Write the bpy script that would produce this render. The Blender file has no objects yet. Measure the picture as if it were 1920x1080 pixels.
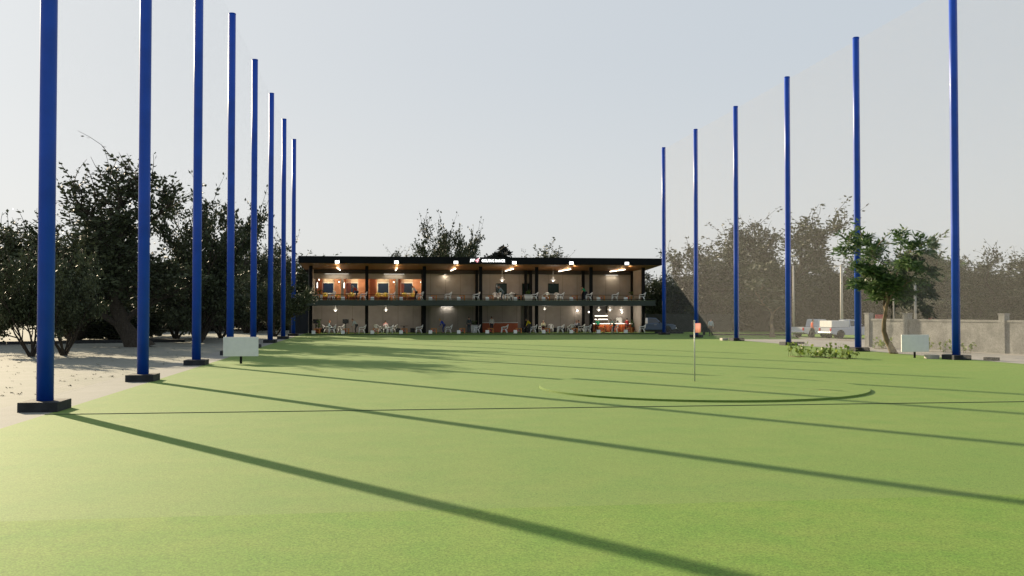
import bpy, bmesh, math, random
import numpy as np
from mathutils import Vector, Matrix, Euler
R = math.radians
scene = bpy.context.scene
C = scene.collection

# ------------------------------------------------------------------ camera
CAM_H, FPX = 2.55, 1867.0
YAW, PITCH = 7.63, 1.29
HZ = 582.0
cam = bpy.data.cameras.new('camera'); cam.lens = 35.0; cam.sensor_width = 36.0
cam.clip_start = 0.1; cam.clip_end = 20000
cam_o = bpy.data.objects.new('camera', cam); C.objects.link(cam_o)
cam_o.location = (0, 0, CAM_H); cam_o.rotation_euler = (R(90 + PITCH), 0, R(-YAW))
scene.camera = cam_o

# ------------------------------------------------------------------ light
SUN_EL, SUN_AZ = 20.0, -33.75          # azimuth clockwise from +Y
world = bpy.data.worlds.new('World'); scene.world = world; world.use_nodes = True
nt = world.node_tree; bg = nt.nodes['Background']
sky = nt.nodes.new('ShaderNodeTexSky'); sky.sky_type = 'NISHITA'; sky.sun_disc = False
sky.sun_elevation = R(SUN_EL); sky.sun_rotation = R(SUN_AZ)
sky.air_density = 1.0; sky.dust_density = 4.0; sky.ozone_density = 1.5; sky.altitude = 0
gm = nt.nodes.new('ShaderNodeGamma'); gm.inputs[1].default_value = 0.13      # thin high cloud evens out the brightness of the clear sky
vm = nt.nodes.new('ShaderNodeVectorMath'); vm.operation = 'MULTIPLY_ADD'
vm.inputs[1].default_value = (4.5, 4.5, 4.5); vm.inputs[2].default_value = (.72, 1.12, 1.52)
nt.links.new(sky.outputs[0], gm.inputs[0]); nt.links.new(gm.outputs[0], vm.inputs[0])
# pale haze low over the horizon all round
wtc = nt.nodes.new('ShaderNodeTexCoord'); wsp = nt.nodes.new('ShaderNodeSeparateXYZ'); wmr = nt.nodes.new('ShaderNodeMapRange')
wmr.inputs[1].default_value = 0.0; wmr.inputs[2].default_value = 0.26; wmr.inputs[3].default_value = 1.0; wmr.inputs[4].default_value = 0.0
wmr.interpolation_type = 'SMOOTHSTEP'
nt.links.new(wtc.outputs['Generated'], wsp.inputs[0]); nt.links.new(wsp.outputs['Z'], wmr.inputs[0])
wva = nt.nodes.new('ShaderNodeVectorMath'); wva.operation = 'MULTIPLY_ADD'; wva.inputs[1].default_value = (.85, .68, .42)
nt.links.new(wmr.outputs[0], wva.inputs[0]); nt.links.new(vm.outputs[0], wva.inputs[2]); nt.links.new(wva.outputs[0], bg.inputs['Color'])
bg.inputs['Strength'].default_value = 0.05
sun = bpy.data.lights.new('sun', 'SUN'); sun.energy = 5.0; sun.angle = R(0.6); sun.color = (1.0, 0.83, 0.58)
sun_o = bpy.data.objects.new('sun', sun); C.objects.link(sun_o)
sd = Vector((math.sin(R(SUN_AZ)) * math.cos(R(SUN_EL)), math.cos(R(SUN_AZ)) * math.cos(R(SUN_EL)), math.sin(R(SUN_EL))))
sun_o.rotation_euler = sd.to_track_quat('Z', 'Y').to_euler(); sun_o.location = sd * 200
scene.view_settings.view_transform = 'Standard'; scene.view_settings.look = 'None'
scene.view_settings.exposure = 1.0; scene.view_settings.gamma = 1.0
scene.cycles.use_denoising = True
scene.cycles.max_bounces = 8; scene.cycles.diffuse_bounces = 4; scene.cycles.glossy_bounces = 3
scene.cycles.transparent_max_bounces = 12
scene.cycles.sample_clamp_indirect = 6.0

# ------------------------------------------------------------------ pixel helpers (photo pixels -> ground plan)
def U(px, v):
    k = (px - 960) / FPX
    return v * (.1328 + .991 * k) / (.991 - .1328 * k)
def pZ(px, Z):
    X = (px - 960) / FPX * Z
    return (.991 * X + .1328 * Z, -.1328 * X + .991 * Z)
def gp(px, py):
    return pZ(px, FPX * CAM_H / (py - HZ))
def zat(py, Z): return CAM_H + (HZ - py) / FPX * Z
def Zof(u, v): return .1328 * u + .991 * v

# ------------------------------------------------------------------ materials
MATS = {}
def mat(name, col, rough=.6, spec=.5, metal=0., var=0., vscale=3., bump=0., bscale=40., emit=None, estr=0.,
        coat=0., stretch=None, sheen=0., detail=6.):
    if name in MATS: return MATS[name]
    m = bpy.data.materials.new(name); m.use_nodes = True
    t = m.node_tree; b = t.nodes['Principled BSDF']
    b.inputs['Base Color'].default_value = (*col, 1); b.inputs['Roughness'].default_value = rough
    b.inputs['Specular IOR Level'].default_value = spec; b.inputs['Metallic'].default_value = metal
    if coat: b.inputs['Coat Weight'].default_value = coat
    if sheen: b.inputs['Sheen Weight'].default_value = sheen
    if emit:
        b.inputs['Emission Color'].default_value = (*emit, 1); b.inputs['Emission Strength'].default_value = estr
    if var or bump:
        tc = t.nodes.new('ShaderNodeTexCoord'); src = tc.outputs['Object']
        if stretch:
            mp = t.nodes.new('ShaderNodeMapping'); mp.inputs['Scale'].default_value = stretch
            t.links.new(src, mp.inputs[0]); src = mp.outputs[0]
        if var:
            n = t.nodes.new('ShaderNodeTexNoise'); n.inputs['Scale'].default_value = vscale; n.inputs['Detail'].default_value = detail
            t.links.new(src, n.inputs[0])
            r = t.nodes.new('ShaderNodeValToRGB')
            r.color_ramp.elements[0].position = .3; r.color_ramp.elements[1].position = .7
            r.color_ramp.elements[0].color = (*[c * (1 - var) for c in col], 1)
            r.color_ramp.elements[1].color = (*[min(1, c * (1 + var)) for c in col], 1)
            t.links.new(n.outputs[0], r.inputs[0]); t.links.new(r.outputs[0], b.inputs['Base Color'])
        if bump:
            n2 = t.nodes.new('ShaderNodeTexNoise'); n2.inputs['Scale'].default_value = bscale; n2.inputs['Detail'].default_value = 4
            t.links.new(src, n2.inputs[0])
            bp = t.nodes.new('ShaderNodeBump'); bp.inputs['Strength'].default_value = bump; bp.inputs['Distance'].default_value = .02
            t.links.new(n2.outputs[0], bp.inputs['Height']); t.links.new(bp.outputs[0], b.inputs['Normal'])
    MATS[name] = m; return m

def ground_mat(name, c1, c2, c3, rough, spec, s_big, s_mid, s_fine, bump, bdist=.015, sheen=0., sheen_rough=.4, sheen_tint=(1, 1, 1), fine=.3):
    m = bpy.data.materials.new(name); m.use_nodes = True; t = m.node_tree; b = t.nodes['Principled BSDF']
    tc = t.nodes.new('ShaderNodeTexCoord')
    def noise(s, d=5, r=.6):
        n = t.nodes.new('ShaderNodeTexNoise'); n.inputs['Scale'].default_value = s; n.inputs['Detail'].default_value = d
        n.inputs['Roughness'].default_value = r; t.links.new(tc.outputs['Object'], n.inputs[0]); return n
    def ramp(n, p0, p1):
        r = t.nodes.new('ShaderNodeMapRange'); r.inputs[1].default_value = p0; r.inputs[2].default_value = p1
        t.links.new(n.outputs[0], r.inputs[0]); return r
    def mix(f, a, bb, fac=None):
        x = t.nodes.new('ShaderNodeMix'); x.data_type = 'RGBA'
        t.links.new(f, x.inputs[0])
        for s, v in ((6, a), (7, bb)):
            if isinstance(v, tuple): x.inputs[s].default_value = (*v, 1)
            else: t.links.new(v, x.inputs[s])
        return x.outputs[2]
    n1, n2, n3 = noise(s_big), noise(s_mid, 6), noise(s_fine, 3, .7)
    a = mix(ramp(n1, .35, .65).outputs[0], c1, c2)
    bb = mix(ramp(n2, .38, .72).outputs[0], a, c3)
    # fine tips: darker and lighter specks
    r3 = ramp(n3, .3, .7); r3.inputs[3].default_value = 1 - fine; r3.inputs[4].default_value = 1 + fine
    ml = t.nodes.new('ShaderNodeMix'); ml.data_type = 'RGBA'; ml.blend_type = 'MULTIPLY'; ml.inputs[0].default_value = 1
    t.links.new(bb, ml.inputs[6]); t.links.new(r3.outputs[0], ml.inputs[7])
    t.links.new(ml.outputs[2], b.inputs['Base Color'])
    b.inputs['Roughness'].default_value = rough; b.inputs['Specular IOR Level'].default_value = spec
    if sheen:
        b.inputs['Sheen Weight'].default_value = sheen; b.inputs['Sheen Roughness'].default_value = sheen_rough
        b.inputs['Sheen Tint'].default_value = (*sheen_tint, 1)
    if bump:
        bp = t.nodes.new('ShaderNodeBump'); bp.inputs['Strength'].default_value = bump; bp.inputs['Distance'].default_value = bdist
        t.links.new(n3.outputs[0], bp.inputs['Height']); t.links.new(bp.outputs[0], b.inputs['Normal'])
    MATS[name] = m; return m

def leaf_mat(name, c1, c2, rough=.55, trans=.25, spec=.25):
    m = bpy.data.materials.new(name); m.use_nodes = True; t = m.node_tree; b = t.nodes['Principled BSDF']
    g = t.nodes.new('ShaderNodeNewGeometry'); x = t.nodes.new('ShaderNodeMix'); x.data_type = 'RGBA'
    t.links.new(g.outputs['Random Per Island'], x.inputs[0])
    x.inputs[6].default_value = (*c1, 1); x.inputs[7].default_value = (*c2, 1)
    t.links.new(x.outputs[2], b.inputs['Base Color']); b.inputs['Roughness'].default_value = rough
    b.inputs['Specular IOR Level'].default_value = spec
    if trans:
        tr = t.nodes.new('ShaderNodeBsdfTranslucent'); t.links.new(x.outputs[2], tr.inputs[0])
        ms = t.nodes.new('ShaderNodeMixShader'); ms.inputs[0].default_value = trans
        t.links.new(b.outputs[0], ms.inputs[1]); t.links.new(tr.outputs[0], ms.inputs[2])
        t.links.new(ms.outputs[0], t.nodes['Material Output'].inputs['Surface'])
    MATS[name] = m; return m

def lamp_mat(name, col, s):
    return mat(name, (.8, .8, .8), .5, emit=col, estr=s)

# ------------------------------------------------------------------ mesh builder
class MB:
    def __init__(s): s.v = []; s.f = []; s.sm = []
    def add(s, vs, fs, smooth=False):
        o = len(s.v); s.v += [tuple(p) for p in vs]; s.f += [tuple(i + o for i in f) for f in fs]; s.sm += [smooth] * len(fs); return s
    def box(s, x0, x1, y0, y1, z0, z1, M=None):
        vs = [Vector((x, y, z)) for z in (z0, z1) for y in (y0, y1) for x in (x0, x1)]
        if M is not None: vs = [M @ p for p in vs]
        return s.add(vs, [(0, 2, 3, 1), (4, 5, 7, 6), (0, 1, 5, 4), (2, 6, 7, 3), (0, 4, 6, 2), (1, 3, 7, 5)])
    def bbox(s, x0, x1, y0, y1, z0, z1, b=.02, M=None):
        bm = bmesh.new(); bmesh.ops.create_cube(bm, size=1)
        for q in bm.verts: q.co = Vector(((x0 + x1) / 2 + q.co.x * (x1 - x0), (y0 + y1) / 2 + q.co.y * (y1 - y0), (z0 + z1) / 2 + q.co.z * (z1 - z0)))
        bmesh.ops.bevel(bm, geom=bm.edges[:], offset=b, segments=2, affect='EDGES', profile=.6)
        return s.bm(bm, M)
    def bm(s, bm, M=None, smooth=False):
        bm.verts.index_update(); vs = [M @ q.co if M is not None else q.co.copy() for q in bm.verts]
        fs = [tuple(q.index for q in f.verts) for f in bm.faces]; bm.free(); return s.add(vs, fs, smooth)
    def tube(s, pts, rad, n=10, caps=True, smooth=True):
        pts = [Vector(p) for p in pts]
        if not hasattr(rad, '__len__'): rad = [rad] * len(pts)
        vs = []; prev = None
        for i, p in enumerate(pts):
            d = (pts[min(i + 1, len(pts) - 1)] - pts[max(i - 1, 0)]).normalized()
            if prev is None: a = d.orthogonal().normalized()
            else: a = (prev - d * prev.dot(d)).normalized()
            prev = a; bb = d.cross(a)
            for k in range(n):
                t = 2 * math.pi * k / n; vs.append(p + (a * math.cos(t) + bb * math.sin(t)) * rad[i])
        fs = [(i * n + k, i * n + (k + 1) % n, (i + 1) * n + (k + 1) % n, (i + 1) * n + k) for i in range(len(pts) - 1) for k in range(n)]
        s.add(vs, fs, smooth)
        if caps:
            o = len(s.v) - len(vs); s.f += [tuple(o + k for k in reversed(range(n))), tuple(o + (len(pts) - 1) * n + k for k in range(n))]; s.sm += [False, False]
        return s
    def lathe(s, prof, c=(0, 0, 0), n=20, smooth=True):
        vs = [(c[0] + r * math.cos(2 * math.pi * k / n), c[1] + r * math.sin(2 * math.pi * k / n), c[2] + z) for r, z in prof for k in range(n)]
        fs = [(i * n + k, i * n + (k + 1) % n, (i + 1) * n + (k + 1) % n, (i + 1) * n + k) for i in range(len(prof) - 1) for k in range(n)]
        s.add(vs, fs, smooth); o = len(s.v) - len(vs)
        s.f += [tuple(o + k for k in reversed(range(n))), tuple(o + (len(prof) - 1) * n + k for k in range(n))]; s.sm += [False, False]
        return s
    def sphere(s, c, r, n=12, sc=(1, 1, 1)):
        bm = bmesh.new(); bmesh.ops.create_uvsphere(bm, u_segments=n, v_segments=max(6, n // 2 + 2), radius=r)
        for q in bm.verts: q.co = Vector((q.co.x * sc[0] + c[0], q.co.y * sc[1] + c[1], q.co.z * sc[2] + c[2]))
        return s.bm(bm, None, True)
    def prism(s, poly, y0, y1, M=None):
        """outline in x,z extruded along y"""
        n = len(poly); vs = [Vector((x, y0, z)) for x, z in poly] + [Vector((x, y1, z)) for x, z in poly]
        if M is not None: vs = [M @ p for p in vs]
        return s.add(vs, [tuple(range(n)), tuple(reversed(range(n, 2 * n)))] + [(i, i + n, (i + 1) % n + n, (i + 1) % n) for i in range(n)])
    def mesh(s, name):
        me = bpy.data.meshes.new(name); me.from_pydata(s.v, [], s.f); me.polygons.foreach_set('use_smooth', s.sm); me.update()
        bm = bmesh.new(); bm.from_mesh(me); bmesh.ops.recalc_face_normals(bm, faces=bm.faces[:]); bm.to_mesh(me); bm.free()
        return me
    def build(s, name, m, parent=None, loc=None):
        return link(name, s.mesh(name), m, parent, loc)
def link(name, me, m, parent=None, loc=None):
    o = bpy.data.objects.new(name, me); C.objects.link(o)
    if m is not None and not me.materials: me.materials.append(m)
    if parent: o.parent = parent
    if loc: o.location = loc
    return o
def tag(o, label, cat, group=None):
    o['label'] = label; o['category'] = cat
    if group: o['group'] = group
    return o
def thing(name, label, cat, loc=(0, 0, 0), rz=0., group=None):
    o = bpy.data.objects.new(name, None); C.objects.link(o); o.empty_display_size = .2
    o.location = loc; o.rotation_euler = (0, 0, rz); return tag(o, label, cat, group)
KIDS = {}
def dup(root, label, loc, rz=0., scale=None, group=None):
    def cp(o, par):
        c = o.copy(); C.objects.link(c); c.parent = par
        for ch in [q for q in ALLOBJ(o)]: cp(ch, c)
        return c
    r = cp(root, None); r.location = loc; r.rotation_euler = (0, 0, rz)
    if scale is not None: r.scale = scale
    r['label'] = label
    if group: r['group'] = group
    return r
def ALLOBJ(o): return list(o.children)
def structure(o): o['kind'] = 'structure'; return o
def light(kind, name, parent, loc, energy, col, size=.2, rot=None, size_y=None, spread=None):
    l = bpy.data.lights.new(name, kind); l.energy = energy; l.color = col
    if kind == 'AREA':
        l.size = size
        if size_y: l.shape = 'RECTANGLE'; l.size_y = size_y
        if spread: l.spread = spread
    else: l.shadow_soft_size = size
    o = bpy.data.objects.new(name, l); C.objects.link(o); o.parent = parent; o.location = loc
    if rot: o.rotation_euler = rot
    return o
def text_mesh(txt, size, ext, shear=0., off=0., spacing=1.):
    cu = bpy.data.curves.new('lettering', 'FONT'); cu.body = txt; cu.size = size; cu.extrude = ext; cu.shear = shear; cu.offset = off
    cu.space_character = spacing; cu.align_x = 'LEFT'
    o = bpy.data.objects.new('lettering', cu); C.objects.link(o)
    bpy.context.view_layer.update()
    me = bpy.data.meshes.new_from_object(o.evaluated_get(bpy.context.evaluated_depsgraph_get()))
    bpy.data.objects.remove(o); bpy.data.curves.remove(cu)
    return me
ORD = ['first', 'second', 'third', 'fourth', 'fifth', 'sixth', 'seventh', 'eighth', 'ninth', 'tenth', 'eleventh', 'twelfth', 'thirteenth', 'fourteenth']

# shared materials
M_BLUE = mat('blue_paint', (.005, .058, .40), .45, .28, var=.14, vscale=1.2, bump=.03, bscale=25, coat=.04)
M_BLOCK = mat('black_concrete', (.022, .024, .028), .75, .3, var=.35, vscale=6, bump=.2, bscale=40)
M_BLACK = mat('black_steel', (.004, .0045, .005), .6, .15, var=.2, vscale=2)
M_FASCIA = mat('black_fascia', (.004, .005, .0055), .7, .15, var=.2, vscale=.6)
M_SOFFIT = mat('dark_timber_soffit', (.27, .12, .045), .5, .4, var=.3, vscale=2, stretch=(.6, 8, 8))
M_CONC = mat('board_concrete', (.34, .305, .275), .8, .3, var=.14, vscale=.9, bump=.1, bscale=18)
M_SEAM = mat('panel_seam', (.10, .09, .08), .9)
M_WHITE = mat('white_plastic', (.80, .80, .77), .45, .5)
M_WPAINT = mat('white_paint', (.74, .75, .72), .5, .4, var=.05, vscale=4)
M_ORANGE = mat('orange_plaster', (.62, .33, .20), .7, .3, var=.12, vscale=2)
M_WOOD = mat('orange_wood', (.50, .19, .045), .5, .4, var=.3, vscale=3, stretch=(1, 9, 9))
M_REDWOOD = mat('red_wood', (.27, .065, .028), .5, .4, var=.25, vscale=3, stretch=(9, 1, 9))
M_GLASSD = mat('dark_window_glass', (.012, .025, .055), .10, .5)
M_GLASSG = mat('green_window_glass', (.008, .022, .015), .16, .22)
M_YELLOW = mat('yellow_plastic', (.60, .52, .07), .45, .5)
M_TERRA = mat('terracotta', (.42, .11, .045), .7, .3, var=.15, vscale=5)
M_BLK = mat('black_plastic', (.010, .010, .011), .5, .5)
M_SOIL = mat('soil', (.03, .02, .012), .95)
M_STEEL = mat('brushed_steel', (.6, .6, .6), .35, metal=.9)
M_PLANT = leaf_mat('potted_leaf', (.06, .13, .03), (.11, .18, .05), .5, .2)
M_BARK = mat('bark', (.045, .036, .028), .9, .2, var=.4, vscale=5, bump=.6, bscale=14, stretch=(4, 4, .8))
M_BARKL = mat('pale_bark', (.17, .125, .08), .85, .2, var=.5, vscale=2.5, bump=.5, bscale=10, stretch=(3, 3, .7))
M_LEAF = leaf_mat('dark_leaf', (.028, .038, .020), (.072, .088, .044), .6, .06, .18)
M_LEAFB = leaf_mat('broad_leaf', (.034, .048, .024), (.088, .102, .050), .55, .08, .2)
M_LEAFG = leaf_mat('green_leaf', (.034, .082, .028), (.13, .19, .075), .5, .3)

# ------------------------------------------------------------------ ground
sand_m = ground_mat('pale_sand', (.205, .206, .178), (.235, .232, .200), (.180, .190, .152), 0.85, .25, .08, .7, 28, .12)
path_m = ground_mat('pale_path', (.222, .222, .202), (.242, .240, .218), (.204, .208, .185), .85, .2, .2, 1.2, 60, .05)
turf_m = ground_mat('turf_mat', (.136, .214, .042), (.164, .230, .052), (.122, .212, .040), .82, .26, .11, .9, 48, .4, fine=.42)
lawn_m = ground_mat('short_lawn', (.130, .223, .034), (.164, .236, .044), (.112, .217, .030), .86, .24, .22, 1.3, 44, .45, fine=.46)
pave_m = ground_mat('grey_paving', (.30, .28, .25), (.34, .32, .29), (.26, .25, .23), .8, .3, .15, 1.2, 40, .15)
road_m = ground_mat('dark_road', (.06, .06, .062), (.075, .075, .075), (.05, .05, .052), .85, .3, .2, 1.5, 50, .15)

def sheet(name, poly, z, m, kind=True, cuts=0):
    me = bpy.data.meshes.new(name); me.from_pydata([(x, y, z) for x, y in poly], [], [tuple(range(len(poly)))]); me.update()
    o = link(name, me, m); structure(o); return o
sheet('ground', [(-4000, -60), (4000, -60), (4000, 7000), (-4000, 7000)], 0, sand_m)
TURF_L, TURF_R, EDGE_V = -8.05, 30.4, 12.75
sheet('path', [(-9.75, -20), (TURF_L, -20), (TURF_L, 104), (-9.75, 104)], .004, path_m)
def grid_sheet(name, x0, x1, y0, y1, z, m, nx=1, ny=1):
    xs = np.linspace(x0, x1, nx + 1); ys = np.linspace(y0, y1, ny + 1)
    return sheet(name, [(x0, y0), (x1, y0), (x1, y1), (x0, y1)], z, m)
grid_sheet('turf', TURF_L, TURF_R, EDGE_V, 130, .008, turf_m)
grid_sheet('lawn', TURF_L, TURF_R, -20, EDGE_V, .012, lawn_m)
grid_sheet('side_lawn', TURF_R, 70, 84, 130, .006, lawn_m)
grid_sheet('pavement', TURF_R, 37.6, -20, 84, .006, pave_m)
grid_sheet('car_park', 37.6, 80, 62, 84, .005, pave_m)
# grass seam line across the turf
seam = MB().box(TURF_L, TURF_R, 25.585, 25.62, .008, .026).build('distance_line', mat('dark_strip', (.07, .11, .045), .8))
tag(seam, 'thin dark line laid straight across the green turf in front of the first blue pole', 'ground line')

# putting green: a low round plate of turf
gx, gy = pZ(1312, 32.9)
disc = MB()
n = 160; r0 = 5.3
prof = [(r0, -.004), (r0, .055), (r0 - .012, .060), (0.001, .060)]
disc.lathe(prof, (gx, gy, .008), n, False)
dm = ground_mat('putting_turf', (.136, .214, .042), (.164, .230, .052), (.122, .212, .040), .82, .26, .11, .9, 48, .4, fine=.42)
tag(disc.build('putting_green', dm), 'low round turf putting plate with a dark front rim around the flag stick', 'putting green')
# flag
fx, fy = pZ(1302, 35.0)
fl = thing('golf_flag', 'thin white flag stick with a small salmon pink flag on the putting green', 'flag', (fx, fy, .07), R(-YAW))
MB().tube([(0, 0, -.02), (0, 0, 2.08)], .022, 10).lathe([(.001, 2.08), (.03, 2.085), (.03, 2.12), (.001, 2.14)], n=10).build('pole', mat('pole_grey', (.42, .44, .38), .4), fl)
fm = MB(); nx_ = 8
vs = []; 
for i in range(nx_ + 1):
    for z in (1.70, 2.03):
        x = .02 + .20 * i / nx_; y = .012 * math.sin(i * 1.3) * i / nx_
        vs += [(x, y - .002, z), (x, y + .002, z)]
fs = []
for i in range(nx_):
    a = i * 4; b = a + 4
    fs += [(a, b, b + 2, a + 2), (a + 1, a + 3, b + 3, b + 1), (a, a + 1, b + 1, b), (a + 2, b + 2, b + 3, a + 3)]
fm.add(vs, fs, True)
fmat = bpy.data.materials.new('salmon_cloth'); fmat.use_nodes = True
_t = fmat.node_tree; _b = _t.nodes['Principled BSDF']; _b.inputs['Base Color'].default_value = (.85, .50, .44, 1); _b.inputs['Roughness'].default_value = .7
_tr = _t.nodes.new('ShaderNodeBsdfTranslucent'); _tr.inputs[0].default_value = (.95, .62, .55, 1)
_ms = _t.nodes.new('ShaderNodeMixShader'); _ms.inputs[0].default_value = .6
_t.links.new(_b.outputs[0], _ms.inputs[1]); _t.links.new(_tr.outputs[0], _ms.inputs[2]); _t.links.new(_ms.outputs[0], _t.nodes['Material Output'].inputs[0])
fm.build('flag_cloth', fmat, fl)

# litter on the sand (uncountable)
rng = random.Random(5); lit = MB()
for i in range(230):
    px = rng.uniform(-20, 400); py = rng.uniform(648, 745)
    u, v = gp(px, py)
    if u > -9.9: continue
    s = rng.uniform(.03, .08)
    for k in range(rng.randint(3, 7)):
        a = rng.uniform(0, 6.28); d = Vector((math.cos(a), math.sin(a), rng.uniform(.1, .9))).normalized()
        w = d.cross(Vector((0, 0, 1))).normalized() * s * .3; p = Vector((u, v, .004)) + Vector((rng.uniform(-s, s), rng.uniform(-s, s), 0))
        lit.add([p, p + d * s * .6 + w, p + d * s * 1.3, p + d * s * .6 - w], [(0, 1, 2, 3)])
lo = lit.build('leaf_litter', mat('dry_leaf', (.10, .085, .04), .8)); lo['kind'] = 'stuff'; tag(lo, 'scattered dry leaves and small tufts over the pale sand on the left', 'leaf litter')

# kerbs
def kerb(px0, Z0, px1, Z1, h, w, name, label, m=M_BLOCK):
    a = Vector((*pZ(px0, Z0), 0)); b = Vector((*pZ(px1, Z1), 0)); d = (b - a); L = d.length
    mb = MB(); k = max(1, int(L / 2.4))
    Mx = Matrix.Translation(a) @ Matrix.Rotation(math.atan2(d.y, d.x), 4, 'Z')
    for i in range(k): mb.bbox(L * i / k + .006, L * (i + 1) / k - .006, -w / 2, w / 2, -.05, h, .02, Mx)
    return tag(mb.build(name, m), label, 'kerb')
kerb(-60, 73.5, 346, 80.5, .22, .35, 'kerb', 'long low dark kerb crossing the sand behind the shrubs on the left')
kerb(1228, 109, 1281, 109.5, .20, .3, 'kerb', 'thin dark kerb behind the farthest blue pole on the right')
kerb(1335, 103, 1480, 101, .16, .3, 'kerb', 'dark kerb line between the third and fourth right hand poles')
kerb(1500, 89.5, 1612, 82, .14, .3, 'kerb', 'grey kerb in front of the parked pickup trucks', mat('grey_kerb', (.2, .19, .18), .8))
kerb(1846, 51.0, 1870, 50.4, .17, .35, 'kerb_block', 'short black block lying alone on the paving right of the nearest right pole')
kerb(1613, 64.0, 1628, 63.8, .20, .5, 'kerb_block', 'short black block beside the base of the second nearest right pole')
kerb(1487, 76.0, 1508, 75.8, .16, .5, 'kerb_block', 'short black block beside the third nearest right pole behind the leafy plants')

# ------------------------------------------------------------------ poles
POLE_V = [26.85 + 10.66 * i for i in range(8)]
LU, RU = -8.44, 29.7
pole_root = thing('net_pole', '', 'pole', (LU, POLE_V[0], 0), 0, 'tall blue net poles')
pm = MB(); pm.tube([(0, 0, .22), (0, 0, 6.6), (0, 0, 13.1), (0, 0, 19.7)], [.205, .205, .205, .205], 28)
pm.build('pole', M_BLUE, pole_root)
MB().bbox(-.48, .48, -.58, .58, -.02, .25, .015).build('base_block', M_BLOCK, pole_root)
MB().lathe([(.211, 19.66), (.214, 19.69), (.20, 19.72), (.001, 19.73)], n=28).build('cap', M_BLUE, pole_root)
LLAB = ['nearest and thickest blue pole at the far left with a black base block',
        'second blue pole from the left edge standing by the big tree trunk',
        'third blue pole in the left row with the dark trees right behind it',
        'fourth blue pole in the left row rising behind the left white board',
        'fifth blue pole in the left row at the right end of the left white board',
        'sixth blue pole in the left row beside the sunlit bushy shrub',
        'seventh blue pole in the left row crossing the sunlit bushy shrub',
        'last blue pole in the left row next to the building corner']
RLAB = [None, None, 'nearest blue pole on the right in front of the concrete wall',
        'blue pole passing behind the crown of the leaning green tree',
        'blue pole on the right just left of the leafy ground plants',
        'blue pole on the right with hazy trees behind and a pale pad at its base',
        'blue pole on the right directly behind the pink golf flag',
        'farthest blue pole on the right beside the building and the parked car']
for i, v in enumerate(POLE_V):
    if i == 0: pole_root['label'] = LLAB[0]
    else: dup(pole_root, LLAB[i], (LU, v, 0))
    if RLAB[i]: dup(pole_root, RLAB[i], (RU, v, 0))
# pale pads by the right poles
for i in (2, 5):
    MBp = MB().box(-.85, -.36, -.1, .55, 0, .20); o = MBp.build('concrete_pad', mat('pale_concrete', (.42, .38, .33), .85, var=.1, bump=.1), None, (RU - .1, POLE_V[i] + .9, .008))
    tag(o, ['', '', 'pale concrete pad left of the nearest right pole base', '', '', 'pale concrete pad left of the pole base behind the flag'][i], 'pad')

# safety nets woven from real flat cords
def net(name, u, v0, v1, z0, z1, cell, w, m, label):
    h = w / 2; vs = []; fs = []
    k = int((v1 - v0) / cell)
    for i in range(k + 1):
        v = v0 + (v1 - v0) * i / k; n = len(vs); vs += [(u, v - h, z0), (u, v + h, z0), (u, v + h, z1), (u, v - h, z1)]; fs.append((n, n + 1, n + 2, n + 3))
    k = int((z1 - z0) / cell)
    for i in range(k + 1):
        z = z0 + (z1 - z0) * i / k; n = len(vs); vs += [(u + .003, v0, z - h), (u + .003, v1, z - h), (u + .003, v1, z + h), (u + .003, v0, z + h)]; fs.append((n, n + 1, n + 2, n + 3))
    me = bpy.data.meshes.new(name); me.from_pydata(vs, [], fs); me.update()
    return tag(link(name, me, m), label, 'safety net')
net('safety_net', RU, POLE_V[0] - 12, POLE_V[7] + .3, .1, 19.5, .045, .0036, mat('net_cord', (.345, .335, .335), .9, .05), 'fine pale mesh net hung between the right hand row of blue poles')
net('safety_net', LU, POLE_V[0], POLE_V[7], .3, 19.5, .06, .0009, mat('dark_net_cord', (.10, .10, .10), .9, .05), 'barely visible fine mesh net hung between the left hand row of blue poles')

# ------------------------------------------------------------------ distance boards
def board(px, Z, label, w=1.64, h=.92, z0=.36):
    u, v = pZ(px, Z)
    b = thing('distance_board', label, 'board', (u, v, 0), R(-1.0), 'blank white boards on the turf')
    MB().bbox(-w / 2, w / 2, -.035, .035, z0, z0 + h, .012).build('panel', M_WPAINT, b)
    MB().box(-.055, .055, -.02, .02, -.05, z0 + .2, Matrix.Translation((0, .055, 0))).build('post', M_BLACK, b)
    return b
board(452, 47.6, 'blank white board on a black post by the left row of blue poles')
board(1715, 53.4, 'blank white board on a black post in front of the concrete wall on the right', 1.55, .92, .33)

# ------------------------------------------------------------------ building
G0, F1 = .12, 3.61
PV = 103.75
BL, BR = U(573, PV), U(1229, PV)
WV = 111.0
CU = [U(px, 106.4) for px in (582.5, 687.5, 795.5, 901, 1006, 1108, 1206)]
bld = thing('driving_range_building', 'two storey open fronted range building with black overhanging roof and timber soffit', 'building', (11, 106, 0))
def bpart(name, mb, m, par=None):
    o = mb.build(name, m)
    for q in o.data.vertices: q.co -= Vector((11, 106, 0))
    o.parent = par or bld
    return o
BK = 117.0
bpart('ground_platform', MB().box(BL, BR, PV, BK, .0, G0), mat('turf_edge', (.05, .07, .035), .8, var=.2))
bpart('ground_mat', MB().box(BL + .02, BR - .02, PV + .01, WV - .002, G0, G0 + .012), turf_m)
bpart('upper_floor_slab', MB().box(BL, BR, PV, BK, 3.05, F1), mat('slab_edge', (.035, .045, .035), .7, var=.25, vscale=.5))
bpart('upper_mat', MB().box(BL + .02, BR - .02, PV + .01, 114.9, F1, F1 + .012), turf_m)
RV0, RV1 = 103.6, 118.0
RL, RR = -8.15, 30.15
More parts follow.
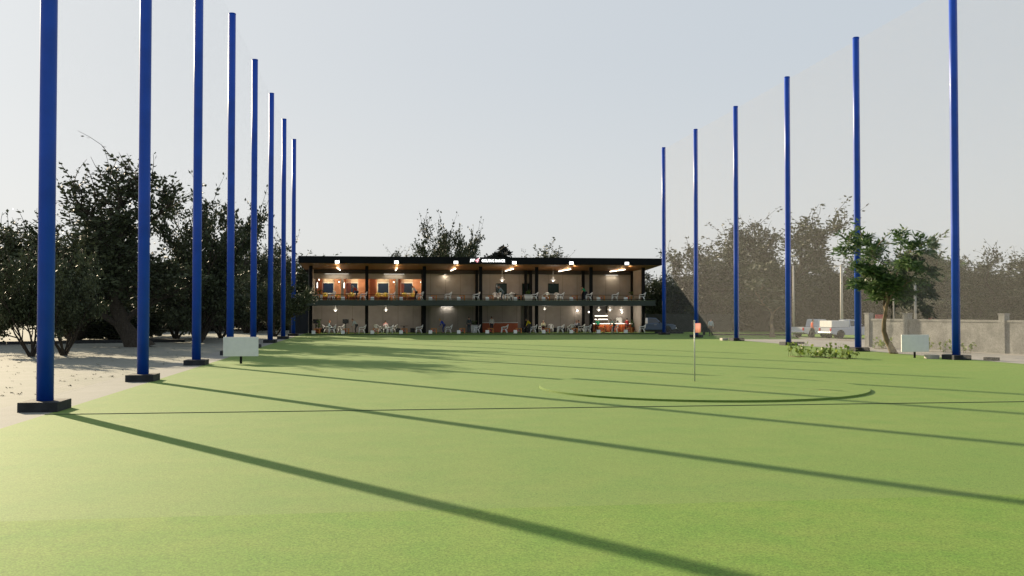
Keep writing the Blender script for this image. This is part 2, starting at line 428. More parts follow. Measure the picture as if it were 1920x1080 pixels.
bpart('roof', MB().add([(RL, RV0, 7.42), (RR, RV0, 7.42), (RR, RV1, 6.78), (RL, RV1, 6.78), (RL, RV0, 8.12), (RR, RV0, 8.12), (RR, RV1, 7.9), (RL, RV1, 7.9)],
     [(0, 1, 5, 4), (1, 2, 6, 5), (2, 3, 7, 6), (3, 0, 4, 7), (4, 5, 6, 7), (0, 3, 2, 1)]), M_FASCIA)
bpart('soffit', MB().add([(RL + .12, RV0 + .12, 7.40), (RR - .12, RV0 + .12, 7.40), (RR - .12, WV, 7.06), (RL + .12, WV, 7.06),
     (RL + .12, RV0 + .12, 7.375), (RR - .12, RV0 + .12, 7.375), (RR - .12, WV, 7.035), (RL + .12, WV, 7.035)],
     [(0, 1, 2, 3), (7, 6, 5, 4), (0, 4, 5, 1), (1, 5, 6, 2), (2, 6, 7, 3), (3, 7, 4, 0)]), M_SOFFIT)
def soffit_z(v): return 7.375 - (v - RV0 - .12) / (WV - RV0 - .12) * .34
# back walls
WL, WR = CU[0] - .24, CU[6] + .14
bpart('lower_wall', MB().box(WL, CU[5] + .1, WV, WV + .25, G0, 3.05), M_CONC)
bpart('lower_wall', MB().box(CU[5] + 3.0, WR, WV + .1, WV + .35, G0, 3.05), M_CONC)
bpart('bar_recess', MB().box(CU[5] + .1, CU[5] + 3.0, WV + 1.2, WV + 1.4, G0, 3.05), mat('charcoal_wall', (.11, .105, .10), .8, var=.1))
bpart('upper_wall', MB().box(CU[2] + .1, WR, WV, WV + .25, F1, 7.02), M_CONC)
bpart('lintel', MB().box(WL, CU[2] + .1, WV, WV + .25, 6.02, 7.02), M_CONC)
bpart('top_beam', MB().box(WL, WR, WV - .28, WV - .003, 6.62, 7.03), mat('dark_beam', (.025, .02, .016), .7))
for z0, z1 in ((G0, 3.05), (F1, 7.03)):
    bpart('side_wall', MB().box(CU[6] - .11, CU[6] + .14, 106.6, WV - .003, z0, z1), M_CONC)
    bpart('side_wall', MB().box(CU[0] - .24, CU[0] + .02, 106.6, WV - .003, z0, z1), M_CONC)
    bpart('side_wall', MB().box(CU[0] - .24, CU[0] + .02, WV + .26, 116.69, z0, z1), M_CONC)
bpart('rear_wall', MB().box(WL, WR, 116.7, 116.95, G0, 6.9), M_CONC)
# seams of the wall panels
for z0, z1, a in ((G0, 3.05, 0), (F1, 6.62, 2)):
    u = CU[a] + .9
    while u < CU[6] - .5:
        if not (z0 < 1 and u > CU[5]): bpart('panel_seam', MB().box(u - .012, u + .012, WV - .006, WV + .001, z0 + .02, z1 - .002), M_SEAM)
        u += 1.66
# columns (front and back)
for i, u in enumerate(CU):
    for z0, z1 in ((G0, 3.05), (F1, soffit_z(106.4))):
        bpart('column', MB().box(u - .17, u + .17, 106.25, 106.58, z0, z1), M_BLACK)
    if i >= 2:
        for z0, z1 in ((G0, 3.05), (F1, 7.03)):
            if i < 6: bpart('column', MB().box(u - .15, u + .15, 110.4, 110.7, z0, z1), M_BLACK)
    if i == 4:
        for z0, z1 in ((G0, 3.05), (F1, 7.03)): bpart('column', MB().box(u - .72, u - .45, 110.4, 110.7, z0, z1), M_BLACK)
    if i == 6:
        for z0, z1 in ((G0, 3.05), (F1, 7.03)): bpart('column', MB().box(u - .34, u - .115, 110.35, 110.65, z0, z1), M_BLACK)
# balcony railing
rail = bpart('railing', MB().box(BL + .2, BR - .2, PV + .10, PV + .14, 4.16, 4.20).box(BL + .2, BR - .1, PV + .09, PV + .16, 3.70, 3.775), M_BLACK)
for i in range(6):
    for k in range(1, 3):
        u = CU[i] + (CU[i + 1] - CU[i]) * k / 3; q = bpart('railing_post', MB().box(u - .015, u + .015, PV + .105, PV + .13, F1 + .013, 4.159), M_BLACK); q.parent = rail

# four orange rooms upstairs
rooms = []
for bay in (0, 1):
    a, b = CU[bay] + .2, CU[bay + 1] - .1; mid = (a + b) / 2 + .15
    bpart('room_pier', MB().box(mid - .15, mid + .15, WV, WV + .25, F1, 6.018), M_CONC); bpart('room_pier', MB().box(CU[bay + 1] - .1, CU[bay + 1] + .099, WV, WV + .25, F1, 6.018), M_CONC)
    rooms += [(a, mid - .15), (mid + .15, b)]
RWV = 113.4
bpart('orange_back_wall', MB().box(rooms[0][0], rooms[3][1], RWV, RWV + .15, F1, 6.35), M_ORANGE)
for a, b in rooms: bpart('room_partition', MB().box(b - .02, b + .10, WV + .26, RWV - .002, F1 + .013, 6.298), M_ORANGE)
bpart('room_ceiling', MB().box(rooms[0][0], rooms[3][1], WV + .26, RWV, 6.30, 6.36), M_WPAINT)
WPX = [(605.5, 625), (649, 670), (708.5, 728), (752.5, 772.5)]
for i, (p0, p1) in enumerate(WPX):
    u0, u1 = U(p0, RWV), U(p1, RWV); Zr = Zof(u0, RWV); z0, z1 = zat(549.5, Zr), zat(531, Zr)
    fr = MB(); t = .09
    fr.box(u0 - t, u1 + t, RWV - .06, RWV - .003, z1, z1 + .10).box(u0 - t, u1 + t, RWV - .10, RWV - .003, z0 - .13, z0).box(u0 - t, u0, RWV - .06, RWV - .003, z0, z1).box(u1, u1 + t, RWV - .06, RWV - .003, z0, z1)
    w = bpart('window', fr, M_WPAINT)
    pane = bpart('pane', MB().box(u0, u1, RWV - .03, RWV - .003, z0, z1), M_GLASSD); pane.parent = w
    bl = bpart('blind', MB().box(u0 - .08, u1 + .08, RWV - .09, RWV - .003, z1 + .10, z1 + .48), mat('beige_blind', (.55, .47, .36), .8)); bl.parent = w
    # dark red slats at the left of each room
    a, b = rooms[i]; sl = MB()
    for k in range(5): sl.box(a + .12 + k * .13, a + .18 + k * .13, RWV - .10, RWV - .003, F1, 6.25)
    bpart('wall_slats', sl, M_REDWOOD)
# green windows in the upper wall
for p0, p1 in ((930, 949.5), (979.5, 992), (1028, 1047)):
    u0, u1 = U(p0, WV), U(p1, WV); Zr = Zof(u0, WV); z0, z1 = zat(552, Zr), zat(532, Zr)
    w = bpart('window', MB().box(u0 - .04, u1 + .04, WV - .03, WV - .003, z0 - .04, z0).box(u0 - .04, u1 + .04, WV - .03, WV - .003, z1, z1 + .04).box(u0 - .04, u0, WV - .03, WV - .003, z0, z1).box(u1, u1 + .04, WV - .03, WV - .003, z0, z1), M_BLACK)
    p = bpart('pane', MB().box(u0, u1, WV - .02, WV - .003, z0, z1), M_GLASSG); p.parent = w

# dark glazed side enclosure left of the building
u0, u1 = U(553, 112), U(574, 109)
tag(MB().box(u0 - .6, u1, 112.0, 112.2, 0, 2.7).box(u0 - .6, u1, 111.94, 112.0, 2.55, 2.62).box(u0 + .4, u0 + .46, 111.94, 112, 0, 2.55).build('side_screen', mat('dark_blue_screen', (.012, .018, .028), .3, .5)), 'dark blue panel screen between the last left pole and the building corner', 'screen')

# sign on the fascia
SV = RV0 - .03
us = U(903, RV0); ue = U(946.5, RV0); Zs = Zof(us, RV0)
zb = zat(491.3, Zs); zh = (491.3 - 486.0) / FPX * Zs
sign = thing('range_sign', 'white lit GOLFING RANGE lettering on the black roof fascia', 'sign', (us, SV, zb))
M_SIGN = lamp_mat('sign_light', (1, 1, .97), 1.1)
tm = text_mesh('GOLFING RANGE', 1., .03, off=.022)
xs = [q.co.x for q in tm.vertices]; ys = [q.co.y for q in tm.vertices]
sx = (ue - us) / (max(xs) - min(xs)); sy = zh / (max(ys) - min(ys))
for q in tm.vertices: q.co = Vector(((q.co.x - min(xs)) * sx, -q.co.z, (q.co.y - min(ys)) * sy))
tm.materials.clear(); link('lettering', tm, M_SIGN, sign)
ul = U(881, RV0); ulw = U(889.5, RV0); ur = U(896.5, RV0); zl = zat(491.8, Zs); lh = 6.2 / FPX * Zs
logo = thing('logo_sign', 'small logo plate with white slanted par and a pink red 4 on the roof fascia', 'sign', (ul, SV, zl))
MB().box(-.02, ur - ul + .16, 0, .028, -.02, lh + .16).build('plate', mat('charcoal_plate', (.035, .035, .035), .5), logo)
lm = text_mesh('par', 1., .02, shear=.3, off=.045, spacing=.98)
xs = [q.co.x for q in lm.vertices]; ys = [q.co.y for q in lm.vertices]
sx = (ulw - ul + .06) / (max(xs) - min(xs)); sy = lh / (max(ys) - min(ys))
for q in lm.vertices: q.co = Vector(((q.co.x - min(xs)) * sx, -.02 - q.co.z, (q.co.y - min(ys)) * sy))
lm.materials.clear(); link('lettering', lm, M_SIGN, logo)
w0 = ulw - ul
nm_ = text_mesh('4', 1., .02, shear=.3, off=.045)
xs = [q.co.x for q in nm_.vertices]; ys = [q.co.y for q in nm_.vertices]
sx = .40 / (max(xs) - min(xs)); sy = (lh + .08) / (max(ys) - min(ys))
for q in nm_.vertices: q.co = Vector((w0 + .08 + (q.co.x - min(xs)) * sx, -.02 - q.co.z, (q.co.y - min(ys)) * sy))
nm_.materials.clear(); link('numeral', nm_, lamp_mat('sign_red', (1, .30, .36), .85), logo)
MB().sphere((w0 + .52, -.02, lh + .10), .045, 10).build('dot', M_SIGN, logo)

# ---- lamps
WARM = (1.0, .58, .24); SOFT = (1.0, .87, .72); COOL = (1.0, .95, .86)
fl_root = None
M_FLOOD = lamp_mat('flood_face', (1, 1, .97), 2.0)
FPXS = [632, 743, 854.5, 964, 1071, 1175]
FY = [491, 491.5, 492, 492.5, 493.3, 494]
for i, px in enumerate(FPXS):
    u = U(px, RV0); Zr = Zof(u, RV0); z = zat(FY[i], Zr)
    lab = f'small bright white floodlight on the black fascia, {ORD[i]} from the left'
    if fl_root is None:
        fl_root = thing('floodlight', lab, 'floodlight', (u, RV0 - .02, z), 0, 'floodlights along the roof fascia')
        MB().bbox(-.26, .26, -.10, .02, -.19, .19, .02).build('housing', M_BLACK, fl_root)
        MB().box(-.21, .21, -.108, -.101, -.14, .14).build('lens', M_FLOOD, fl_root)
    else: dup(fl_root, lab, (u, RV0 - .02, z))
# ceiling tube lights under the soffit: warm glow on the timber
TPX = [(637.5, 631.8, 1), (741.3, 744.2, 1), (845, 854.2, 1), (947.5, 962.5, 1), (1047.5, 1070, 2), (1144, 1172, 2)]
M_TUBE = lamp_mat('tube_glow', (1, .84, .62), 3.5)
va, vb = 110.5, 107.7
for i, (pa, pb, k) in enumerate(TPX):
    a_ = Vector((U(pa, va), va, soffit_z(va) - .10)); b_ = Vector((U(pb, vb), vb, soffit_z(vb) - .10)); c_ = (a_ + b_) / 2
    t = thing('ceiling_light', f'warm glowing tube light under the timber soffit, {ORD[i]} from the left', 'ceiling light', c_, 0, 'tube lights under the soffit')
    h = (b_ - a_) / 2
    for f0, f1 in ([(-1, 1)] if k == 1 else [(-1, -.06), (.08, 1)]):
        MB().tube([h * f0, h * f1], .045, 10).build('tube', M_TUBE, t)
        MB().box(-.03, .03, -.03, .03, 0, .08, Matrix.Translation(h * (f0 + f1) / 2 + Vector((0, 0, .05)))).build('bracket', M_BLACK, t)
    light('POINT', 'glow', t, h * .6 + Vector((0, 0, -.15)), 7, WARM, .12); light('POINT', 'glow', t, h * .1 + Vector((0, 0, -.15)), 3.0, WARM, .12)
    light('POINT', 'glow', t, (h.x, -3.6, .02), 8, WARM, .10)
# wall-washer strips at the top of the wall
SPX = [(632, 515.3, 595, 668), (742, 516, 705, 772), (838, 517, 818, 850), (1150, 518.4, 1120, 1172)]
ws_m = lamp_mat('wash_glow', (1, .93, .80), 1.1)
for i, (c, py, a, b) in enumerate(SPX):
    vv = WV - .12
    u0, u1 = U(a + 14, WV), U(b - 14, WV)
    t = thing('wall_washer', f'slim linear light washing the upper concrete wall, {ORD[i]} from the left', 'wall light', ((u0 + u1) / 2, WV - .31, 6.57), 0, 'linear lights at the top of the upper wall')
    w = (u1 - u0) / 2
    MB().box(-w, w, -.05, .05, 0, .04).build('housing', M_BLACK, t); MB().box(-w + .03, w - .03, -.04, .04, -.02, -.001).build('diffuser', ws_m, t)
    light('AREA', 'wash', t, (0, 0, -.04), 6, (1, .88, .68), w * 1.6, None, .06)
u0, u1 = U(826, WV), U(849, WV)
t = thing('wall_washer', 'slim linear light washing the lower concrete wall behind the blue golfer', 'wall light', ((u0 + u1) / 2, WV - .2, 3.03))
w = (u1 - u0) / 2; MB().box(-w, w, -.06, .06, -.05, 0).build('housing', M_BLACK, t); MB().box(-w + .03, w - .03, -.05, .05, -.07, -.051).build('diffuser', ws_m, t)
light('AREA', 'wash', t, (0, 0, -.09), 5, (1, .95, .85), w * 1.6, None, .08)
# pendant lamps
pen_root = None
M_SHADE = mat('pendant_white', (.55, .54, .50), .5, emit=(1, .93, .8), estr=.10)
M_BULB = lamp_mat('bulb_glow', (1, .92, .76), 2.2)
def pendant(px, v, drop, ztop, label, s=1.0, en=26):
    global pen_root
    u = U(px, v)
    t = thing('pendant_lamp', label, 'pendant lamp', (u, v, ztop), 0, 'white pendant lamps')
    L = drop
    MB().tube([(0, 0, 0), (0, 0, -L)], .014, 6).build('cord', M_WHITE, t)
    p = [(.03, 0), (.09, -.03), (.11, -.10), (.10, -.15), (.16, -.20), (.27, -.27), (.30, -.33), (.12, -.335)]
    MB().lathe([(r * s, z * s - L) for r, z in p], n=18).build('lamp_shade', M_SHADE, t)
    MB().sphere((0, 0, -L - .38 * s), .09 * s, 12).build('bulb', M_BULB, t)
    light('POINT', 'glow', t, (0, -1.1, -L - .75 * s), 1.9 * en * (.95 if ztop < 4 else .38), SOFT, .15)
pendant(629, 108.3, .16, 3.05, 'white bell shaped pendant lamp above the seated man in pale blue', .95, 30)
pendant(723.5, 108.3, .16, 3.05, 'white bell shaped pendant lamp above the seated person in pink', .9, 30)
pendant(941.5, 108.0, .95, soffit_z(108), 'white pendant lamp on a long cord above the grey shirted golfer upstairs', 1.1, 34)
pendant(1037, 108.0, .95, soffit_z(108), 'white pendant lamp on a long cord in front of the dark green upper window', 1.1, 34)
pendant(1021, 108.3, .12, 3.05, 'small pendant lamp above the seated person in pale yellow', .7, 26)
pendant(1122.5, 109.2, .10, 3.05, 'left pendant lamp of the three over the bar', 1.0, 16)
pendant(1143.5, 109.2, .10, 3.05, 'middle pendant lamp of the three over the bar', 1.0, 16)
pendant(1165, 109.2, .10, 3.05, 'right pendant lamp of the three over the bar', 1.0, 16)
# round wall lamps
def wall_lamp(px, py, v, label, en=8):
    u = U(px, v); z = zat(py, Zof(u, v)); t = thing('wall_lamp', label, 'wall lamp', (u, v, z), 0, 'round globe wall lamps')
    MB().tube([(0, .12, 0), (0, .0, 0)], .10, 12).build('bracket', M_BLACK, t); MB().sphere((0, -.06, 0), .10, 14).build('globe', M_BULB, t)
    light('POINT', 'glow', t, (0, -.3, 0), en * .45, SOFT, .1)
wall_lamp(1104, 585, WV - .13, 'globe wall lamp just left of the bar column', 18)
wall_lamp(1165.5, 585.5, WV - .03, 'globe wall lamp below the right bar pendant', 12)
wall_lamp(1082, 582.5, WV - .13, 'globe wall lamp above the two people seated together', 22)
for i, (px, py) in enumerate(((598, 524.3), (635.5, 528.5), (738, 528.8), (789, 529))):
    u = U(px, WV + 1.6); z = zat(py, Zof(u, WV + 1.6))
    t = thing('globe_lamp', f'small bright globe lamp in the orange rooms upstairs, {ORD[i]} from the left', 'lamp', (u, WV + 1.6, z), 0, 'globe lamps in the orange rooms')
    MB().sphere((0, 0, 0), .075, 12).build('globe', M_BULB, t); MB().tube([(0, 0, .07), (0, 0, 6.3 - z)], .012, 6).build('cord', M_BLACK, t)
for i, (a, b) in enumerate(rooms):
    t = thing('room_light', f'flat ceiling light in the orange room upstairs, {ORD[i]} from the left', 'ceiling light', ((a + b) / 2, 112.3, 6.27), 0, 'ceiling lights in the orange rooms')
    MB().lathe([(.2, 0), (.2, -.05), (.16, -.07)], n=20).build('diffuser', lamp_mat('room_glow', (1, .85, .62), 2.5), t)
    light('POINT', 'glow', t, (0, -.1, -.35), 27, (1, .78, .52), .18)
for i, px in enumerate((590.8, 641.3)):
    u = U(px, WV + .2); t = thing('light_strip', ['vertical white light strip at the left wall of the first orange room', 'vertical white light strip on the pier between the first two orange rooms'][i], 'light strip', (u + .22, WV + .30, 5.0))
    MB().box(-.05, .05, 0, .04, 0, .62).build('housing', M_BLACK, t); MB().box(-.04, .04, -.012, -.001, .02, .60).build('diffuser', lamp_mat('strip_glow', (1, .97, .9), 2.2), t)

# ---- bars
u0, u1 = U(905, 110), U(970, 110)
bar = thing('counter', 'long orange red reception counter with a white top on the ground floor', 'counter', ((u0 + u1) / 2, 110, G0 + .012)); w = (u1 - u0) / 2
MB().box(-w, w, -.3, .3, 0, 1.02).build('body', mat('terracotta_panel', (.40, .105, .045), .6, .3, var=.12, vscale=2), bar)
MB().bbox(-w - .03, w + .03, -.36, .36, 1.022, 1.09, .01).build('counter_top', M_WPAINT, bar)
u0, u1 = U(1111.5, 109.8), U(1183, 109.8)
bar = thing('bar_counter', 'timber bar counter with a glowing white top under three pendant lamps', 'bar counter', ((u0 + u1) / 2, 109.8, G0 + .012)); w = (u1 - u0) / 2
MB().box(-w, w, -.25, .3, 0, .90).build('body', M_REDWOOD, bar)
mb = MB()
for k in range(9): x = -w + .1 + k * (2 * w - .2) / 8; mb.box(x - .03, x + .03, -.28, -.25, .05, .88)
mb.build('front_batten', M_WOOD, bar)
MB().box(-w - .03, w + .03, -.36, .33, .902, .96).build('counter_top', M_WPAINT, bar)
MB().box(-w - .03, w + .03, -.372, -.361, .90, .962).build('light_strip', lamp_mat('bar_glow', (1, .84, .62), 1.6), bar)
light('AREA', 'glow', bar, (0, -.42, .86), 6, WARM, w * 1.7, None, .06)
sv = WV + 1.0
u0, u1 = U(1114.5, sv), U(1157, sv)
sh = thing('bar_shelf', 'glowing back bar shelves with two lit boards behind the bar', 'shelf', ((u0 + u1) / 2, sv, G0)); w = (u1 - u0) / 2
zs = [zat(598.6, Zof(u0, sv)) - G0, zat(592.0, Zof(u0, sv)) - G0]
MB().box(-w, w, .15, .19, 0, zs[1]).build('back_panel', mat('dark_shelf', (.05, .03, .02), .5), sh)
for z in zs:
    MB().box(-w, w, -.2, .148, z - .05, z).build('shelf_board', M_WPAINT, sh)
    MB().box(-w, w, -.215, -.201, z - .05, z + .03).build('light_strip', lamp_mat('shelf_glow', (1, .90, .74), 2.2), sh)
MB().box(w - .45, w - .35, -.18, .14, zs[0], zs[1] - .05).build('divider', M_WPAINT, sh)
light('AREA', 'glow', sh, (0, -.25, zs[0] - .08), 4, SOFT, w * 1.7, None, .06)
bot = None
for i, px in enumerate((1136.4, 1139.6, 1142.6, 1145.6)):
    u = U(px, sv)
    mb = MB().lathe([(.04, 0), (.045, .02), (.045, .17), (.018, .22), (.016, .31), (.02, .32)], n=12)
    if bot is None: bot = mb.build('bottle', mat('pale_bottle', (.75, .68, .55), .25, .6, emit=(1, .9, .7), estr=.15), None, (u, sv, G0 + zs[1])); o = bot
    else: o = bot.copy(); C.objects.link(o); o.location = (u, sv, G0 + zs[1])
    tag(o, f'pale bottle on the top shelf of the back bar, {ORD[i]} from the left', 'bottle', 'bottles on the back bar')
u = U(1160.5, 110.35)
cm = thing('coffee_machine', 'tall rounded white machine at the right end of the back bar', 'machine', (u, 110.35, G0 + .0))
MB().bbox(-.33, .33, -.22, .22, .9, 1.62, .09).build('body', M_WHITE, cm)
MB().box(-.22, .22, -.2, .2, 0, .9).build('stand', M_BLK, cm)
MB().box(-.30, -.12, -.231, -.221, 1.0, 1.3).build('panel', M_BLK, cm)

# ---- furniture builders
def chair(label, loc, rz, m, name='plastic_chair', group='white plastic armchairs'):
    """front of the chair looks along local +Y"""
    c = thing(name, label, 'chair', loc, rz, group)
    def curve_panel(): 
        mb = MB(); n = 8
        for i in range(5):           # back slats following the curve
            a = (i - 2) * .36; x = .235 * math.sin(a) * 1.0; y = -.20 - .10 * math.cos(a) + .08
            b = .07
            Mx = Matrix.Translation((x, y, 0)) @ Matrix.Rotation(-a * .6, 4, 'Z') @ Matrix.Rotation(R(16), 4, 'X')
            mb.box(-.055, .055, -.014, .014, .46, .84, Mx)
        pts = [Vector((.30 * math.sin(t), -.16 - .16 * math.cos(t) - (.13 if abs(t) < 1.2 else .07), .62 + .26 * max(0, math.cos(t * .95)))) for t in np.linspace(-1.5, 1.5, 13)]
        mb.tube(pts, .042, 8); return mb
    MB().bbox(-.24, .24, -.22, .24, .405, .44, .015).build('seat', m, c)
    curve_panel().build('backrest', m, c)
    for s in (-1, 1):
        MB().tube([(s * .29, -.20, .62), (s * .30, .02, .645), (s * .285, .20, .62), (s * .26, .24, .54), (s * .245, .23, .42)], [.040, .046, .046, .042, .036], 8).build('armrest', m, c)
        MB().tube([(s * .23, .20, .42), (s * .255, .25, .2), (s * .27, .28, 0)], [.055, .046, .036], 8).build('leg', m, c)
        MB().tube([(s * .23, -.19, .42), (s * .25, -.27, .2), (s * .26, -.33, 0)], [.055, .046, .036], 8).build('leg', m, c)
    return c
chairs_lo = [622, 678, 730, 785, 840, 893, 945, 999, 1050, 1101, 1152, 1203]
chairs_up = [621, 680, 733, 786, 839, 892, 951, 1001, 1050, 1103, 1152, 1203]
proto_chair = None
def put_chair(label, px, v, z, rz, m=M_WHITE):
    global proto_chair
    loc = (U(px, v), v, z)
    if m is M_YELLOW: return None
    if proto_chair is None: proto_chair = chair(label, loc, rz, m); return proto_chair
    return dup(proto_chair, label, loc, rz)
zg, zu = G0 + .014, F1 + .014
jr = random.Random(11)
for i, px in enumerate(chairs_lo):
    put_chair(f'white plastic armchair facing left at the front of the ground floor, {ORD[i]} from the left', px, 105.9, zg, R(90 + jr.uniform(-22, 12)))
for i, px in enumerate(chairs_up):
    put_chair(f'white plastic armchair facing left at the front of the balcony, {ORD[i]} from the left', px, 105.9, zu, R(90 + jr.uniform(-22, 12)))
EX = [(613, 108.9, zg, -90, 'white armchair the man in pale blue sits on'), (640, 108.9, zg, 60, 'white armchair on the right of the table with the man in pale blue'),
      (708.5, 108.6, zg, -30, 'white armchair left of the person in pink'), (738, 109.2, zg, 70, 'white armchair right of the person in pink'),
      (723, 108.7, zg, 5, 'white armchair the person in pink sits on'),
      (1009, 108.4, zg, -70, 'white armchair half hidden behind the column left of the person in pale yellow'), (1032.5, 109, zg, 170, 'white armchair seen from behind right of the person in pale yellow'),
      (1018.5, 109.4, zg, 180, 'white armchair the person in pale yellow sits on'),
      (1070, 108.4, zg, 10, 'white armchair left of the two people seated together'), (1082, 109.6, zg, -170, 'white armchair the person in white sits on'), (1089, 108.8, zg, 70, 'white armchair the person in grey sits on'),
      (929, 108.6, zu, 180, 'white armchair left of the grey shirted golfer upstairs'), (938.5, 108.9, zu, 175, 'white armchair behind the grey shirted golfer upstairs'),
      (958, 109.2, zu, 150, 'white armchair right of the grey shirted golfer upstairs'), (1022.5, 108.4, zu, 20, 'white armchair at the left end of the white table upstairs'),
      (1046, 109, zu, 190, 'white armchair at the right end of the white table upstairs')]
for px, v, z, a, lab in EX: put_chair(lab, px, v, z, R(a))
yc = None
for i, (px, a) in enumerate(((608, 175), (634.5, 100), (658, 170), (709, 180), (722, 175), (758.5, 180), (773, 175))):
    lab = f'yellow plastic chair in the orange rooms upstairs, {ORD[i]} from the left'; loc = (U(px, 112.0), 112.0, zu)
    if yc is None: yc = chair(lab, loc, R(a), M_YELLOW, 'yellow_chair', 'yellow chairs in the orange rooms')
    else: dup(yc, lab, loc, R(a))
# red timber benches in the rooms
bn = None
for i, (a, b) in enumerate(rooms):
    lab = f'low red brown timber bench inside the orange rooms upstairs, {ORD[i]} from the left'; loc = ((a + b) / 2, 111.6, zu)
    if bn is None:
        bn = thing('bench', lab, 'bench', loc, 0, 'timber benches in the orange rooms')
        MB().bbox(-1.0, 1.0, -.2, .2, .40, .46, .01).build('seat', M_REDWOOD, bn)
        for s in (-1, 1): MB().box(s * .85 - .04, s * .85 + .04, -.17, .17, 0, .40).build('leg', M_REDWOOD, bn)
        MB().box(-.8, .8, -.02, .02, .1, .38).build('stretcher', M_REDWOOD, bn)
    else: dup(bn, lab, loc)
# white ball boxes and orange side tables along both fronts
TB = [588, 643, 698, 752, 807, 860, 913.5, 966, 1019, 1071, 1122, 1173]
tb = st = None
for fl_, z in (('ground floor', zg), ('balcony', zu)):
    for i, px in enumerate(TB):
        lab = f'white square ball box at the front edge of the {fl_}, {ORD[i]} from the left'; loc = (U(px, 104.35), 104.35, z)
        if tb is None:
            tb = thing('ball_box', lab, 'ball box', loc, 0, 'white ball boxes along the bays')
            mb = MB(); mb.box(-.18, .18, -.16, .16, 0, .02)
            for x0, x1, y0, y1 in ((-.18, .18, -.16, -.14), (-.18, .18, .14, .16), (-.18, -.16, -.14, .14), (.16, .18, -.14, .14)): mb.box(x0, x1, y0, y1, .02, .34)
            mb.build('box', M_WHITE, tb)
            bm_ = MB(); rr = random.Random(2)
            for k in range(26): bm_.sphere((rr.uniform(-.12, .12), rr.uniform(-.11, .11), .27 + rr.uniform(0, .03)), .022, 6)
            bm_.build('golf_balls', M_WHITE, tb)['kind'] = 'stuff'
        else: dup(tb, lab, loc)
        px2 = px + 6.5; lab = f'small orange timber side table on the {fl_}, {ORD[i]} from the left'; loc = (U(px2, 105.4), 105.4, z)
        if st is None:
            st = thing('side_table', lab, 'side table', loc, 0, 'orange timber side tables along the bays')
            MB().bbox(-.31, .31, -.2, .2, .44, .52, .008).build('top', M_WOOD, st)
            for s in (-1, 1): MB().box(s * .25 - .05, s * .25 + .05, -.18, .18, 0, .45).build('side_panel', M_WOOD, st)
            MB().box(-.23, .23, -.17, .17, .2, .225).build('shelf', M_WOOD, st)
            MB().bbox(-.2, -.02, -.12, .06, .226, .36, .02).build('ball_tray', mat('red_plastic', (.40, .03, .03), .45), st)
        else: dup(st, lab, loc)
# round dark tables
tab = None
for px, v, z, lab in ((629, 109.2, zg, 'dark round table in front of the man in pale blue'), (728, 109.4, zg, 'dark round table by the person in pink'), (757.5, 108.8, zg, 'empty dark round table between black stools'),
                      (1024, 108.9, zg, 'dark round table by the person in pale yellow'), (1081, 109.0, zg, 'dark round table between the two people seated together'),
                      (966, 109.2, zu, 'dark round table upstairs between black stools'), (985, 108.6, zg, 'dark round table behind the yellow shirted golfer')):
    if tab is None:
        tab = thing('round_table', lab, 'table', (U(px, v), v, z), 0, 'dark round tables')
        MB().lathe([(.02, .715), (.47, .715), (.485, .73), (.47, .745), (.02, .745)], n=28).build('tabletop', M_BLK, tab)
        MB().lathe([(.05, .03), (.045, .60), (.08, .714)], n=14).build('pedestal', M_BLK, tab)
        MB().lathe([(.27, 0), (.26, .03), (.05, .05)], n=20).build('foot', M_BLK, tab)
    else: dup(tab, lab, (U(px, v), v, z))
u = U(1037.5, 109.6)
wt = thing('white_table', 'long white table under the dark green window upstairs', 'table', (u, 109.6, zu))
MB().bbox(-.62, .62, -.35, .35, .72, .77, .01).build('tabletop', M_WHITE, wt)
for s in (-1, 1):
    for q in (-1, 1): MB().tube([(s * .5, q * .27, 0), (s * .5, q * .27, .72)], .025, 8).build('leg', M_BLK, wt)
# black cube stools
stl = None
for px, v, z, lab in ((605.5, 109.6, zg, 'black cube stool behind the terracotta pot on the left'), (746, 109.3, zg, 'black cube stool left of the empty round table'), (773.5, 109.4, zg, 'black cube stool right of the empty round table'),
                      (717, 110.2, zg, 'black cube stool behind the person in pink'), (1042, 109.6, zg, 'black cube stool left of the wall seam in the middle bay'), (1055, 109.8, zg, 'black cube stool behind the middle bay armchair'), (1066, 109.8, zg, 'black cube stool left of the two people seated together'),
                      (958.5, 110, zu, 'black cube stool upstairs left of the dark round table'), (976, 110, zu, 'black cube stool upstairs beside the white planter'), (980, 109.6, zg, 'black cube stool left of the yellow shirted golfer'), (990, 109.8, zg, 'black cube stool behind the yellow shirted golfer')):
    if stl is None:
        stl = thing('cube_stool', lab, 'stool', (U(px, v), v, z), 0, 'black cube stools')
        MB().bbox(-.25, .25, -.25, .25, .02, .40, .015).build('body', M_BLK, stl); MB().bbox(-.25, .25, -.25, .25, .402, .47, .03).build('cushion', M_BLK, stl)
    else: dup(stl, lab, (U(px, v), v, z))
# screens on stands
scr = None
for px, lab in ((592.5, 'black screen on a stand by the left corner column'), (648, 'black screen on a stand behind the seated man in pale blue')):
    v = 107.7
    if scr is None:
        scr = thing('monitor_stand', lab, 'monitor', (U(px, v), v, zg), 0, 'black monitors on stands')
        MB().bbox(-.32, .32, -.03, .03, 1.02, 1.48, .012).build('screen', M_BLK, scr); MB().box(-.29, .29, -.036, -.031, 1.05, 1.45).build('glass', mat('screen_glass', (.006, .006, .007), .15), scr)
        MB().box(-.055, .055, .0, .06, .03, 1.02).build('post', M_BLK, scr); MB().bbox(-.25, .25, -.2, .2, 0, .03, .01).build('foot', M_BLK, scr)
    else: dup(scr, lab, (U(px, v), v, zg))
